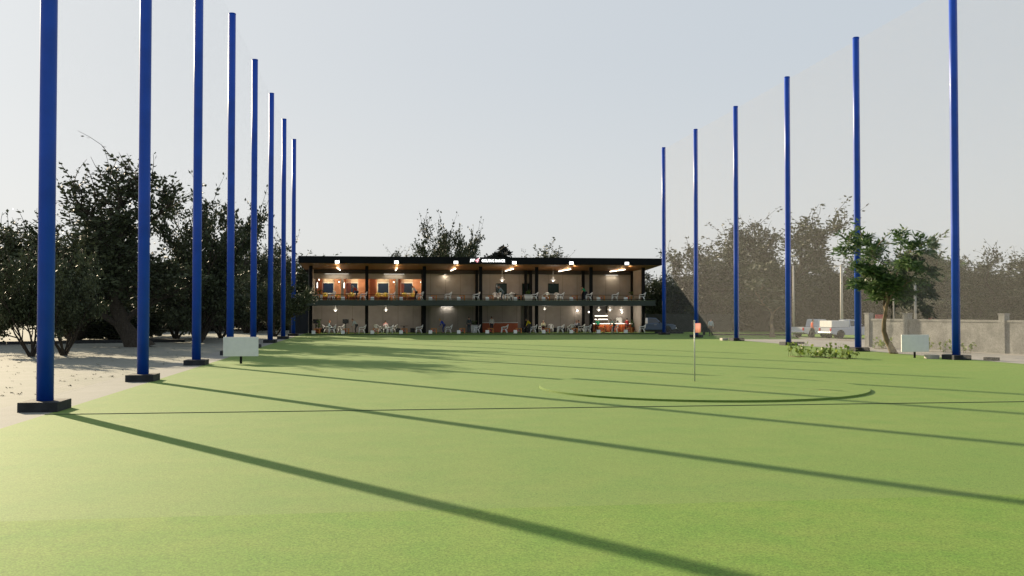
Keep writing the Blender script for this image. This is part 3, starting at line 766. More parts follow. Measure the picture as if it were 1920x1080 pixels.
# planters
def leaf_burst(mb, c, n, L, w, up, rnd, droop=.3):
    for i in range(n):
        a = rnd.uniform(0, 6.283); e = rnd.uniform(up, 1.5); d = Vector((math.cos(a) * math.cos(e), math.sin(a) * math.cos(e), math.sin(e)))
        s = d.cross(Vector((0, 0, 1))).normalized(); l = L * rnd.uniform(.6, 1.1); p = Vector(c) + Vector((rnd.uniform(-.06, .06), rnd.uniform(-.06, .06), 0))
        m1 = p + d * l * .55; tip = p + d * l - Vector((0, 0, droop * l * math.cos(e)))
        mb.add([p - s * w * .2, p + s * w * .2, m1 + s * w * .5, tip, m1 - s * w * .5], [(0, 1, 2, 4), (4, 2, 3)])
def planter(px, v, z, w, d, h, m, ph, label, round_=False, n=46, seed=1, shrubby=False):
    p = thing('planter', label, 'planter', (U(px, v), v, z)); rnd = random.Random(seed)
    if round_: MB().lathe([(w * .36, 0), (w * .5, h * .9), (w * .54, h * .9), (w * .54, h), (w * .44, h), (w * .43, h * .85)], n=20).build('pot', m, p)
    else:
        t = .035; vs = lambda s, zz: [(-w / 2 * s, -d / 2 * s, zz), (w / 2 * s, -d / 2 * s, zz), (w / 2 * s, d / 2 * s, zz), (-w / 2 * s, d / 2 * s, zz)]
        mb = MB().add(vs(.84, 0) + vs(1, h), [(3, 2, 1, 0), (0, 1, 5, 4), (1, 2, 6, 5), (2, 3, 7, 6), (3, 0, 4, 7)])
        for x0, x1, y0, y1 in ((-w / 2 - t, w / 2 + t, -d / 2 - t, -d / 2 + t), (-w / 2 - t, w / 2 + t, d / 2 - t, d / 2 + t), (-w / 2 - t, -w / 2 + t, -d / 2 + t, d / 2 - t), (w / 2 - t, w / 2 + t, -d / 2 + t, d / 2 - t)): mb.box(x0, x1, y0, y1, h - .04, h + .02)
        mb.build('pot', m, p)
    MB().lathe([(w * .40, h - .05), (w * .3, h - .03)], n=12).build('soil', M_SOIL, p)
    fo = MB()
    if shrubby:
        for i in range(n): leaf_burst(fo, (rnd.gauss(0, w * .22), rnd.gauss(0, d * .2), h + rnd.uniform(.05, ph)), 4, .16, .07, -.3, rnd)
        for i in range(5): fo.tube([(0, 0, h - .05), (rnd.gauss(0, w * .2), rnd.gauss(0, w * .2), h + ph * .9)], [.012, .004], 5)
    else: leaf_burst(fo, (0, 0, h - .05), n, ph, .07, .45, rnd)
    fo.build('foliage', M_PLANT, p)
planter(600, 107.9, zu, .55, .4, .62, M_WHITE, .55, 'white planter with a bushy plant in front of the first orange room', False, 26, 3, True)
planter(597.5, 107.3, zg, .55, .5, .5, M_TERRA, .95, 'terracotta pot with a tall plant by the left corner column', True, 40, 4, True)
planter(889, 107.9, zg, .72, .45, .82, M_WHITE, .5, 'white planter with a low shrub behind the man in dark clothes', False, 34, 5, True)
planter(990.5, 107.6, zu, .85, .45, .66, M_WHITE, .75, 'wide white planter with spiky leaves upstairs', False, 44, 6)
planter(1183.5, 108.6, zu, .55, .45, .62, M_WHITE, .35, 'white planter with a dark low plant at the right end upstairs', True, 26, 7, True)
planter(1185, 107.4, zg, .52, .5, .55, M_TERRA, .75, 'terracotta pot with a leafy plant at the right end of the bar', True, 40, 8, True)
# bar stools
bs = None
for i, px in enumerate((1120, 1134, 1147, 1160, 1175)):
    v = 109.0; lab = f'brown bar stool in front of the glowing bar, {ORD[i]} from the left'
    if bs is None:
        bs = thing('bar_stool', lab, 'bar stool', (U(px, v), v, zg), 0, 'bar stools')
        MB().lathe([(.02, .62), (.17, .62), (.18, .65), (.17, .68), (.02, .69)], n=16).build('seat', M_REDWOOD, bs)
        for a in range(4):
            t = a * math.pi / 2 + .78; MB().tube([(.1 * math.cos(t), .1 * math.sin(t), .62), (.19 * math.cos(t), .19 * math.sin(t), 0)], .016, 6).build('leg', M_BLK, bs)
        MB().tube([(.165 * math.cos(q * .5236), .165 * math.sin(q * .5236), .22) for q in range(13)], .01, 6).build('foot_ring', M_BLK, bs)
    else: dup(bs, lab, (U(px, v), v, zg))

# ------------------------------------------------------------------ people
SKINS = [(.50, .27, .17), (.34, .17, .10), (.58, .34, .23)]
def skin_mesh(pts, edges, root, sub=1):
    me = bpy.data.meshes.new('skin'); me.from_pydata([p[:3] for p in pts], edges, [])
    o = bpy.data.objects.new('skin', me); C.objects.link(o)
    o.modifiers.new('s', 'SKIN'); sk = me.skin_vertices[0].data
    for i, p in enumerate(pts):
        r = p[3]; sk[i].radius = r if isinstance(r, tuple) else (r, r)
        sk[i].use_root = (i == root)
    ss = o.modifiers.new('b', 'SUBSURF'); ss.levels = sub; ss.render_levels = sub
    bpy.context.view_layer.update()
    out = bpy.data.meshes.new_from_object(o.evaluated_get(bpy.context.evaluated_depsgraph_get()))
    bpy.data.objects.remove(o); bpy.data.meshes.remove(me)
    return out
def mesh_into(mb, me):
    mb.add([q.co.copy() for q in me.vertices], [tuple(p.vertices) for p in me.polygons], True); bpy.data.meshes.remove(me)
def joints(pose):
    J = {}
    if pose == 'sit':
        hz = .52; J['pel'] = Vector((0, 0, hz)); lean = R(10)
        J['hipL'], J['hipR'] = Vector((.09, .02, hz)), Vector((-.09, .02, hz))
        J['kneL'], J['kneR'] = Vector((.11, .44, .50)), Vector((-.11, .44, .50))
        J['ankL'], J['ankR'] = Vector((.11, .42, .08)), Vector((-.11, .42, .08))
    elif pose == 'golf':
        hz = .90; J['pel'] = Vector((0, -.12, hz)); lean = R(40)
        J['hipL'], J['hipR'] = Vector((.10, -.10, hz - .03)), Vector((-.10, -.10, hz - .03))
        J['kneL'], J['kneR'] = Vector((.16, .04, .48)), Vector((-.16, .04, .48))
        J['ankL'], J['ankR'] = Vector((.17, -.02, .08)), Vector((-.17, -.02, .08))
    elif pose == 'walk':
        hz = .93; J['pel'] = Vector((0, 0, hz)); lean = R(3)
        J['hipL'], J['hipR'] = Vector((.09, 0, hz - .03)), Vector((-.09, 0, hz - .03))
        J['kneL'], J['kneR'] = Vector((.10, .14, .50)), Vector((-.10, -.05, .50))
        J['ankL'], J['ankR'] = Vector((.10, .16, .08)), Vector((-.10, -.24, .10))
    else:
        hz = .93; J['pel'] = Vector((0, 0, hz)); lean = R(2 if pose == 'stand' else 22)
        if pose == 'lean': J['pel'].y = -.05
        J['hipL'], J['hipR'] = Vector((.09, J['pel'].y, hz - .03)), Vector((-.09, J['pel'].y, hz - .03))
        J['kneL'], J['kneR'] = Vector((.10, .02, .50)), Vector((-.10, .02, .50))
        J['ankL'], J['ankR'] = Vector((.11, -.01, .08)), Vector((-.11, -.01, .08))
    rot = Matrix.Rotation(-lean, 3, 'X')
    T = lambda x, y, z: J['pel'] + rot @ Vector((x, y, z))
    J['wai'] = T(0, .0, .16); J['che'] = T(0, .01, .36); J['nec'] = T(0, .0, .53); J['nek'] = T(0, .02, .59)
    rh = Matrix.Rotation(-lean * (.75 if pose == 'golf' else .4), 3, 'X'); J['rh'] = rh
    J['hea'] = J['nek'] + rh @ Vector((0, .025, .12))
    J['shoL'], J['shoR'] = T(.175, 0, .47), T(-.175, 0, .47)
    for s, S in ((1, 'L'), (-1, 'R')):
        if pose == 'golf':
            J['elb' + S] = J['sho' + S] + Vector((-s * .04, .10, -.28)); J['wri' + S] = Vector((s * .03, J['sho' + S].y + .19, J['sho' + S].z - .50))
        elif pose == 'sit':
            J['elb' + S] = T(s * .24, .12, .22); J['wri' + S] = T(s * .12, .36, .24)
        elif pose == 'lean':
            J['elb' + S] = J['sho' + S] + Vector((s * .05, .12, -.26)); J['wri' + S] = J['sho' + S] + Vector((s * .02, .30, -.43))
        else:
            J['elb' + S] = T(s * .235, -.02, .21); J['wri' + S] = T(s * .235, .09 + (.06 if pose == 'walk' else 0), -.04)
    for S in 'LR':
        J['toe' + S] = J['ank' + S] + Vector((.03 if S == 'L' else -.03, .17, -.035)); J['hee' + S] = J['ank' + S] + Vector((0, -.05, -.03))
    return J
MESHC = {}
def person_meshes(pose, sleeve, hairlen, shorts=False):
    key = (pose, sleeve, hairlen, shorts)
    if key in MESHC: return MESHC[key]
    J = joints(pose); out = {}
    names = ['pel', 'wai', 'che', 'nec', 'nek', 'hea', 'shoL', 'elbL', 'wriL', 'shoR', 'elbR', 'wriR', 'hipL', 'kneL', 'ankL', 'hipR', 'kneR', 'ankR', 'toeL', 'toeR']
    rad = dict(pel=(.135, .10), wai=(.125, .09), che=(.15, .10), nec=(.075, .065), nek=.055, hea=.06, shoL=.062, elbL=.042, wriL=.028, shoR=.062, elbR=.042, wriR=.028,
               hipL=.085, kneL=.056, ankL=.038, hipR=.085, kneR=.056, ankR=.038, toeL=.032, toeR=.032)
    E = [('pel', 'wai'), ('wai', 'che'), ('che', 'nec'), ('nec', 'nek'), ('nek', 'hea'), ('nec', 'shoL'), ('shoL', 'elbL'), ('elbL', 'wriL'), ('nec', 'shoR'), ('shoR', 'elbR'), ('elbR', 'wriR'),
         ('pel', 'hipL'), ('hipL', 'kneL'), ('kneL', 'ankL'), ('ankL', 'toeL'), ('pel', 'hipR'), ('hipR', 'kneR'), ('kneR', 'ankR'), ('ankR', 'toeR')]
    idx = {n: i for i, n in enumerate(names)}
    body = MB(); mesh_into(body, skin_mesh([(*J[n], rad[n]) for n in names], [(idx[a], idx[b]) for a, b in E], 0))
    # head with nose, chin, ears
    rh = J['rh']; hc = J['hea']
    def H(x, y, z): return hc + rh @ Vector((x, y, z))
    bm = bmesh.new(); bmesh.ops.create_uvsphere(bm, u_segments=16, v_segments=12, radius=1)
    for q in bm.verts:
        x, y, z = q.co; taper = 1 - .22 * max(0, -z)
        q.co = H(x * .077 * taper, y * .098 * (1 - .12 * max(0, -z) * (1 if y < 0 else 0)), z * .118)
    body.bm(bm, None, True)
    body.sphere(H(0, .098, -.01), .016, 8, (.8, 1.1, 1.5))
    body.sphere(H(0, .082, -.088), .03, 8); 
    for s in (-1, 1): body.sphere(H(s * .078, -.005, -.01), .026, 8, (.35, .8, 1.2))
    # hands: palm + five fingers
    for s, S in ((1, 'L'), (-1, 'R')):
        w = J['wri' + S]; d = (w - J['elb' + S]).normalized(); side = Vector((s, 0, 0)); side = (side - d * side.dot(d)).normalized(); nrm = d.cross(side).normalized()
        if nrm.y > 0: nrm = -nrm
        p0 = w - d * .02
        body.tube([p0, w + d * .03, w + d * .08], [.026, .036, .034], 8)
        curl = -nrm if pose != 'stand' else nrm * -1
        for k, (o_, L) in enumerate(((-.028, .062), (-.010, .074), (.009, .070), (.026, .055))):
            b = w + d * .075 + side * o_; c1 = .35 if pose in ('stand', 'walk', 'sit') else .9
            m = b + (d + curl * c1 * .5).normalized() * L * .5; e = m + (d + curl * c1 * 1.6).normalized() * L * .5
            body.tube([b, m, e], [.0095, .009, .007], 6)
        tb_ = w + d * .035 - side * .03
        body.tube([tb_, tb_ - side * .03 + d * .03, tb_ - side * .028 + d * .058 + curl * .012], [.011, .010, .008], 6)
    out['body'] = body.mesh('body')
    eyes = MB()
    for s in (-1, 1): eyes.sphere(H(s * .032, .088, .012), .011, 8)
    out['eye'] = eyes.mesh('eyes')
    hb = MB(); bm = bmesh.new(); bmesh.ops.create_uvsphere(bm, u_segments=16, v_segments=12, radius=1)
    for q in bm.verts: x, y, z = q.co; q.co = Vector((x * .085, y * .107, z * .125))
    lim = -.06 if hairlen == 0 else -.14
    kill = [q for q in bm.verts if (q.co.y > .035 and q.co.z < .052) or q.co.z < lim * (.9) ]
    bmesh.ops.delete(bm, geom=kill, context='VERTS')
    for q in bm.verts: q.co = H(q.co.x, q.co.y - .006, q.co.z + .006)
    hb.bm(bm, None, True)
    if hairlen: hb.tube([H(0, -.08, .02), H(0, -.10, -.08), H(0, -.085, -.2)], [.06, .06, .025], 10)
    out['hair'] = hb.mesh('hair')
    # shirt
    sn = ['pel', 'wai', 'che', 'nec', 'shoL', 'elbL', 'shoR', 'elbR'] + (['wriL', 'wriR'] if sleeve else [])
    J2 = dict(J)
    if not sleeve:
        for S in 'LR': J2['elb' + S] = J['sho' + S].lerp(J['elb' + S], .75)
    else:
        for S in 'LR': J2['wri' + S] = J['elb' + S].lerp(J['wri' + S], .93)
    J2['nec'] = J['nec'] - (J['nec'] - J['che']) * .10
    rs = dict(pel=(.152, .118), wai=(.145, .108), che=(.166, .118), nec=(.082, .072), shoL=.077, shoR=.077, elbL=.057 if sleeve else .066, elbR=.057 if sleeve else .066, wriL=.041, wriR=.041)
    ix = {n: i for i, n in enumerate(sn)}
    ES = [e for e in E if e[0] in ix and e[1] in ix]
    sm = MB(); mesh_into(sm, skin_mesh([(*J2[n], rs[n]) for n in sn], [(ix[a], ix[b]) for a, b in ES], 0)); out['shirt'] = sm.mesh('shirt')
    tn = ['pel', 'hipL', 'kneL', 'hipR', 'kneR'] + ([] if shorts else ['ankL', 'ankR'])
    J3 = dict(J)
    for S in 'LR': J3['ank' + S] = J['kne' + S].lerp(J['ank' + S], .95)
    rt = dict(pel=(.148, .115), hipL=.105, hipR=.105, kneL=.076, kneR=.076, ankL=.062, ankR=.062)
    ix = {n: i for i, n in enumerate(tn)}
    ET = [e for e in E if e[0] in ix and e[1] in ix]
    tm_ = MB(); mesh_into(tm_, skin_mesh([(*J3[n], rt[n]) for n in tn], [(ix[a], ix[b]) for a, b in ET], 0)); out['trousers'] = tm_.mesh('trousers')
    so = MB()
    for S in 'LR':
        a = J['ank' + S]; t = J['toe' + S]; h = J['hee' + S]
        so.tube([h + Vector((0, 0, -.005)), a + Vector((0, .02, -.03)), (a + t) / 2 + Vector((0, 0, -.022)), t + Vector((0, 0, -.005)), t + Vector((0, .03, -.01))], [.034, .048, .045, .043, .025], 10)
    out['shoe'] = so.mesh('shoes')
    MESHC[key] = out; return out
def person(label, px, v, z, face, pose, shirt, trousers, hair=(.02, .015, .012), sk=0, sleeve=True, hairlen=0, shorts=False, uv=None):
    u = U(px, v) if uv is None else uv[0]; v = v if uv is None else uv[1]
    ms = person_meshes(pose, sleeve, hairlen, shorts)
    p = thing('person', label, 'person', (u, v, z), R(face))
    for nm, key, m in (('body', 'body', mat('skin_%d' % sk, SKINS[sk], .5, .4)), ('hair', 'hair', mat('hair_%02d%02d' % (int(hair[0] * 99), int(hair[2] * 99)), hair, .5)),
                       ('eyes', 'eye', M_BLK), ('shirt', 'shirt', mat('cloth_%02d%02d%02d' % tuple(int(c * 99) for c in shirt), shirt, .85, .2)),
                       ('trousers', 'trousers', mat('cloth_%02d%02d%02d' % tuple(int(c * 99) for c in trousers), trousers, .85, .2)), ('shoes', 'shoe', mat('shoe_dark', (.03, .03, .032), .6))):
        me = ms[key].copy(); me.materials.clear(); link(nm, me, m, p)
    return p
def club(label, px, v, z, face, off=(0, 0)):
    J = joints('golf'); h = (J['wriL'] + J['wriR']) / 2 + Vector((0, .04, -.03))
    c = thing('golf_club', label, 'golf club', (U(px, v), v, z), R(face), 'golf clubs held by the players')
    tip = Vector((0, h.y + .52, .035)); d = (tip - h).normalized()
    MB().tube([h - d * .08, tip], [.008, .007], 6).build('shaft', M_STEEL, c)
    MB().tube([h - d * .18, h + d * .10], [.016, .014], 8).build('grip', M_BLK, c)
    MB().bbox(-.05, .05, -.02, .05, -.03, .04, .012, Matrix.Translation(tip)).build('head', M_STEEL, c)
NAVY = (.02, .025, .04); DARK = (.018, .018, .02); WHT = (.62, .64, .62)
LEFT = 90
vf = 105.6
person('golfer in a red jacket bending in front of the second orange room', 668, vf, zu, LEFT, 'golf', (.45, .05, .03), NAVY, hair=(.45, .42, .38), sk=2)
person('golfer in a white shirt and dark trousers bending by the fourth orange room', 779, vf, zu, LEFT, 'golf', (.50, .52, .46), DARK)
person('golfer in a grey blue shirt bending below the long pendant lamp upstairs', 941, vf, zu, LEFT, 'golf', (.22, .28, .29), (.10, .13, .14), hair=(.12, .10, .09))
person('golfer in a green shirt and white socks bending upstairs near the right column', 1096.5, vf, zu, LEFT, 'golf', (.03, .26, .12), NAVY, sleeve=False, hairlen=0)
club('club held by the golfer in green upstairs', 1096.5, vf, zu, LEFT)
club('club held by the golfer in red upstairs', 668, vf, zu, LEFT); club('club held by the golfer in white upstairs', 779, vf, zu, LEFT); club('club held by the golfer in grey blue upstairs', 941, vf, zu, LEFT)
person('seated man with reddish hair in a pale blue long sleeved shirt facing right', 615.5, 108.9, zg, -80, 'sit', (.38, .50, .52), NAVY, hair=(.25, .06, .02))
person('golfer in a pale shirt bending in the first ground floor bay', 667, vf, zg, LEFT, 'golf', (.46, .52, .50), (.06, .06, .055))
club('club held by the golfer in the pale shirt in the first ground bay', 667, vf, zg, LEFT)
person('seated person in a pink shirt seen from behind', 723, 108.75, zg, 5, 'sit', (.62, .30, .29), NAVY)
person('golfer in royal blue top and trousers swinging a long pale club', 831, vf, zg, LEFT, 'golf', (.03, .065, .33), (.02, .035, .13), hair=(.40, .28, .08))
club('long pale club held by the golfer in blue', 831, vf, zg, LEFT)
person('standing man in a dark grey outfit seen from behind by the white planter', 879.5, vf - .3, zg, 8, 'stand', (.045, .055, .06), (.04, .052, .058))
person('standing man in a white shirt and dark trousers in front of the orange red counter', 922, 107.6, zg, 10, 'stand', (.62, .60, .57), (.05, .05, .06))
person('golfer in a bright yellow shirt and dark trousers bending on the ground floor', 993, vf, zg, LEFT, 'golf', (.55, .43, .02), (.035, .037, .035), sk=1)
club('club held by the golfer in yellow', 993, vf, zg, LEFT)
person('white haired person in a pale yellow shirt seated facing the range', 1018.3, 109.3, zg, 178, 'sit', (.66, .65, .45), (.25, .08, .07), hair=(.6, .58, .52), sk=2)
person('seated person in a white shirt facing left of the pair at the round table', 1080, 109.6, zg, 190, 'sit', (.60, .60, .66), NAVY, hair=(.20, .14, .10))
person('seated person in a grey shirt seen from behind beside the column', 1087, 108.9, zg, 60, 'sit', (.13, .15, .17), DARK)
person('person in a green shirt seated at the bar seen from behind', 1120.5, 109.0, zg + .22, 0, 'sit', (.02, .25, .13), DARK)
person('golfer in a pale mint shirt leaning over a long club in front of the bar', 1150, vf, zg, LEFT, 'golf', (.44, .56, .47), (.05, .065, .07), hair=(.45, .40, .33))
club('long club held by the golfer in the mint shirt', 1150, vf, zg, LEFT)
person('person in a dark red shirt seated at the right end of the bar', 1176, 109.0, zg + .22, 0, 'sit', (.33, .035, .035), (.05, .035, .04))
u, v = gp(1522, 635.5)
person('person in an orange jacket and grey trousers walking in front of the parked pickups', 0, 0, .006, -100, 'walk', (.80, .20, .10), (.10, .095, .09), uv=(u, v))
u, v = gp(1332.5, 630)
person('person in pale blue shirt and black trousers standing right of the flag', 0, 0, .01, -7, 'stand', (.36, .46, .50), (.012, .012, .014), uv=(u, v))
u, v = gp(1319.5, 628)
gb = thing('golf_bag', 'narrow upright dark golf bag standing beside the person in pale blue', 'golf bag', (u, v, .008))
MB().lathe([(.12, 0), (.13, .05), (.125, .85), (.14, .9), (.12, .92), (.1, .88)], n=16).build('bag', M_BLK, gb)
MB().tube([(.13, .05, .3), (.19, .05, .55), (.13, .05, .8)], .018, 6).build('strap', M_BLK, gb)
MB().bbox(-.09, .09, -.19, -.11, .12, .5, .03).build('pocket', M_BLK, gb)

# ------------------------------------------------------------------ vehicles
def pickup(label, loc, rz, paint, box=False, seed=0):
    """local +X is the front"""
    t = thing('pickup_truck', label, 'pickup truck', loc, rz)
    gl = mat('car_glass', (.03, .035, .04), .08, .8); ch = mat('bright_trim', (.7, .7, .7), .25, metal=.8); ty = mat('tyre', (.015, .015, .016), .85)
    b = MB()
    prof = [(-2.6, .52), (-2.6, .98), (-.52, 1.02), (1.05, 1.06), (2.25, .96), (2.55, .82), (2.58, .45), (2.1, .36)]
    # lower body with wheel arches
    pts = [(2.58, .45), (2.55, .84), (2.30, .98), (1.05, 1.07), (-.50, 1.04), (-2.6, 1.02), (-2.62, .50), (-2.2, .40)]
    def arch(cx): return [(cx + .46 * math.cos(a), .36 + .46 * math.sin(a)) for a in np.linspace(math.pi, 0, 9)]
    pts = pts + arch(-1.62) + arch(1.62) + [(2.2, .38)]
    bm = bmesh.new()
    n = len(pts); L = [bm.verts.new((x, -.92, z)) for x, z in pts]; Rr = [bm.verts.new((x, .92, z)) for x, z in pts]
    bm.faces.new(L); bm.faces.new(list(reversed(Rr)))
    for i in range(n): bm.faces.new((L[i], Rr[i], Rr[(i + 1) % n], L[(i + 1) % n]))
    bmesh.ops.recalc_face_normals(bm, faces=bm.faces[:])
    ed = [e for e in bm.edges if all(abs(q.co.y) > .9 for q in e.verts) and e.verts[0].co.y * e.verts[1].co.y > 0 and min(q.co.z for q in e.verts) > .8]
    bmesh.ops.bevel(bm, geom=ed, offset=.07, segments=3, affect='EDGES'); b.bm(bm, None, False)
    b.build('body', paint, t)
    # cab (greenhouse)
    cp = [(1.0, 1.06), (.35, 1.70), (-.42, 1.74), (-.60, 1.68), (-.62, 1.04)]
    c = MB(); vs = [Vector((x, s * (.86 if z < 1.2 else .70), z)) for s in (-1, 1) for x, z in cp]; k = len(cp)
    c.add(vs, [tuple(range(k)), tuple(reversed(range(k, 2 * k)))] + [(i, i + k, (i + 1) % k + k, (i + 1) % k) for i in range(k)])
    c.build('cab', paint, t)
    for s in (-1, 1):
        w = MB(); y = lambda z: s * (.86 - (z - 1.06) / .64 * .16 + .006)
        q = [(.82, 1.13), (.33, 1.62), (-.48, 1.64), (-.52, 1.13)]
        w.add([(x, y(z), z) for x, z in q] + [(x, y(z) - s * .004, z) for x, z in q], [(0, 1, 2, 3), (7, 6, 5, 4), (0, 4, 5, 1), (1, 5, 6, 2), (2, 6, 7, 3), (3, 7, 4, 0)])
        w.build('side_window', gl, t)
        MB().bbox(.70, .82, s * .90 - .06, s * .90 + .1 * s * 0 + .06, 1.08, 1.24, .02).build('mirror', M_BLK if s < 0 else paint, t)
        MB().bbox(2.45, 2.57, s * .68 - .2, s * .68 + .2, .70, .84, .03).build('headlight', mat('lamp_glass', (.6, .6, .6), .15), t)
        MB().bbox(-2.64, -2.58, s * .78 - .1, s * .78 + .1, .70, .98, .02).build('taillight', mat('red_lamp', (.5, .02, .02), .3), t)
        MB().box(.15, .40, s * .925 - .008, s * .925 + .008, .90, .93).build('door_handle', ch, t)
    MB().add([(.98, -.68, 1.13), (.98, .68, 1.13), (.41, .60, 1.67), (.41, -.60, 1.67), (.97, -.68, 1.125), (.97, .68, 1.125), (.40, .60, 1.665), (.40, -.60, 1.665)],
             [(0, 1, 2, 3), (7, 6, 5, 4), (0, 4, 5, 1), (1, 5, 6, 2), (2, 6, 7, 3), (3, 7, 4, 0)]).build('windscreen', gl, t)
    MB().bbox(2.54, 2.70, -.90, .90, .42, .60, .04).build('bumper', ch, t); MB().bbox(-2.74, -2.60, -.88, .88, .46, .62, .04).build('bumper', ch, t)
    MB().bbox(2.50, 2.60, -.46, .46, .64, .84, .02).build('grille', M_BLK, t)
    MB().box(-2.5, -.72, -.72, .72, 1.0, 1.045).build('bed_floor', M_BLK, t)
    for x in (-1.62, 1.62):
        for s in (-1, 1):
            w = MB(); w.lathe([(.20, -.11), (.33, -.12), (.37, -.08), (.37, .08), (.33, .12), (.20, .11)], n=24)
            for q in range(len(w.v)): a = w.v[q]; w.v[q] = (x + a[0], s * .80 + a[2], .37 + a[1])
            wh = w.build('wheel', ty, t)
            r = MB(); r.lathe([(.02, -.09), (.19, -.10), (.205, -.06), (.205, .06), (.19, .10), (.02, .09)], n=18)
            for q in range(len(r.v)): a = r.v[q]; r.v[q] = (x + a[0], s * .80 + a[2], .37 + a[1])
            r.build('rim', ch, wh)
    if box:
        MB().bbox(-2.55, -.70, -.86, .86, 1.05, 1.62, .02).build('cargo_box', M_WPAINT, t)
    return t
P_WHITE = mat('white_car_paint', (.62, .65, .70), .25, .5, coat=.6)
P_BLUE = mat('slate_car_paint', (.07, .11, .19), .28, .5, coat=.6)
P_WH2 = mat('silver_car_paint', (.52, .55, .60), .25, .5, coat=.6)
u, v = pZ(1222, 114)
pickup('slate blue pickup truck parked beside the right corner of the building', (u, v, .01), R(-6), P_BLUE)
u, v = pZ(1532, 93)
pickup('pale pickup truck with a red tail light parked behind the person in orange', (u, v, .008), R(22), P_WHITE)
u, v = pZ(1592, 90.0)
pickup('silver white pickup truck carrying a white cargo box partly behind a blue pole', (u, v, .008), R(12), P_WH2, True)

# ------------------------------------------------------------------ concrete wall at the right
A = Vector((*pZ(1627, 69.9), 0)); B = Vector((*pZ(1905, 58.3), 0)); dW = (B - A).normalized()
L_end = 24.0
def wall_s(px):
    k = (px - 960) / FPX
    lo_, hi_ = -5., 40.
    for _ in range(60):
        m = (lo_ + hi_) / 2; p = A + dW * m; X = .991 * p.x - .1328 * p.y; Z = Zof(p.x, p.y)
        if X / Z < k: lo_ = m
        else: hi_ = m
    return lo_
M_CW = ground_mat('weathered_concrete', (.160, .162, .155), (.19, .19, .18), (.30, .30, .285), .85, .2, .5, 1.1, 14, .25)
wl = thing('concrete_wall', 'weathered grey concrete wall with square pillars and coping along the right side', 'wall', A, math.atan2(dW.y, dW.x))
wb = MB(); wb.box(-.1, L_end, -.10, .10, -.05, 1.84); wb.build('panel', M_CW, wl)
MB().box(-.1, L_end, -.145, .145, 1.842, 1.98).build('coping', M_CW, wl)
s_list = [wall_s(1629), wall_s(1701), wall_s(1882)]
gap = (s_list[2] - s_list[1]) ; 
for s in s_list + [s_list[2] + gap]:
    MB().box(s - .22, s + .22, -.20, .20, -.05, 2.30).build('pillar', M_CW, wl)
    MB().bbox(s - .26, s + .26, -.24, .24, 2.302, 2.37, .02).build('pillar_cap', M_CW, wl)
# boundary wall, dark, far right behind the poles
a = Vector((*pZ(1212, 118.5), 0)); b = Vector((*pZ(1368, 117.5), 0)); d = b - a
bw = MB(); bw.box(0, d.length, -.1, .1, 0, 2.1, Matrix.Translation(a) @ Matrix.Rotation(math.atan2(d.y, d.x), 4, 'Z'))
for i in range(9): bw.box(i * d.length / 8 - .15, i * d.length / 8 + .15, -.16, .16, 0, 2.18, Matrix.Translation(a) @ Matrix.Rotation(math.atan2(d.y, d.x), 4, 'Z'))
tag(bw.build('boundary_wall', mat('dark_wall', (.04, .042, .036), .85, var=.2)), 'low dark boundary wall running behind the farthest right poles', 'wall')

# lamp posts
def lamp_post(px, Z, ytop, r, label, arm=0):
    u, v = pZ(px, Z); h = zat(ytop, Z)
    t = thing('lamp_post', label, 'lamp post', (u, v, 0), 0, 'slim pale posts beyond the right net')
    MB().tube([(0, 0, 0), (0, 0, h * .5), (0, 0, h)], [r * 1.15, r, r * .8], 12).lathe([(r * 2.2, 0), (r * 2.2, .06), (r * 1.2, .1)], n=12).build('post', mat('pale_post', (.50, .46, .40), .6), t)
    if arm:
        MB().tube([(0, 0, h - .15), (arm * .5, 0, h - .02), (arm, 0, h - .1)], .03, 8).build('arm', mat('pale_post', (.5, .46, .4), .6), t)
        MB().bbox(arm - .2, arm + .2, -.09, .09, h - .2, h - .1, .03).build('lamp_head', mat('pale_post', (.5, .46, .4), .6), t)
lamp_post(1488, 98, 498, .085, 'slim pale post just right of the fourth right pole')
lamp_post(1578, 96, 497, .14, 'thick pale lamp post rising behind the silver white pickup', -.5)
lamp_post(1675.5, 74, 499, .055, 'thin pale post seen behind the trunk of the leaning tree')
lamp_post(1716, 72, 499, .09, 'pale post standing right of the leaning tree behind the wall pillar')
# small hut and sign behind the wall
u, v = pZ(1735, 92)
hut = thing('hut', 'tiny red hut with a pale gable roof behind the concrete wall', 'hut', (u, v, 0), R(-12))
MB().box(-.7, .7, -.6, .6, 0, 2.05).build('wall', mat('red_wall', (.35, .08, .07), .8, var=.1), hut)
MB().prism([(-1.0, 2.0), (0, 2.55), (1.0, 2.0), (1.0, 1.94), (0, 2.46), (-1.0, 1.94)], -.75, .75).build('roof', mat('pale_tile', (.55, .47, .38), .8), hut)
MB().prism([(-.68, 2.05), (0, 2.43), (.68, 2.05)], -.6, .6).build('gable', mat('pale_tile', (.55, .47, .38), .8), hut)
MB().box(-.3, .3, -.62, -.601, .02, 1.7).build('door', mat('dark_door', (.06, .03, .02), .6), hut)
u, v = pZ(1649, 84)
rs_ = thing('red_sign', 'small red board showing just above the concrete wall left of the leaning trunk', 'sign', (u, v, 0), R(-12))
MB().bbox(-.35, .35, -.03, .03, 1.65, 2.2, .01).build('panel', mat('red_board', (.45, .06, .06), .6), rs_); MB().tube([(0, .06, 0), (0, .06, 2.1)], .04, 8).build('post', M_BLACK, rs_)

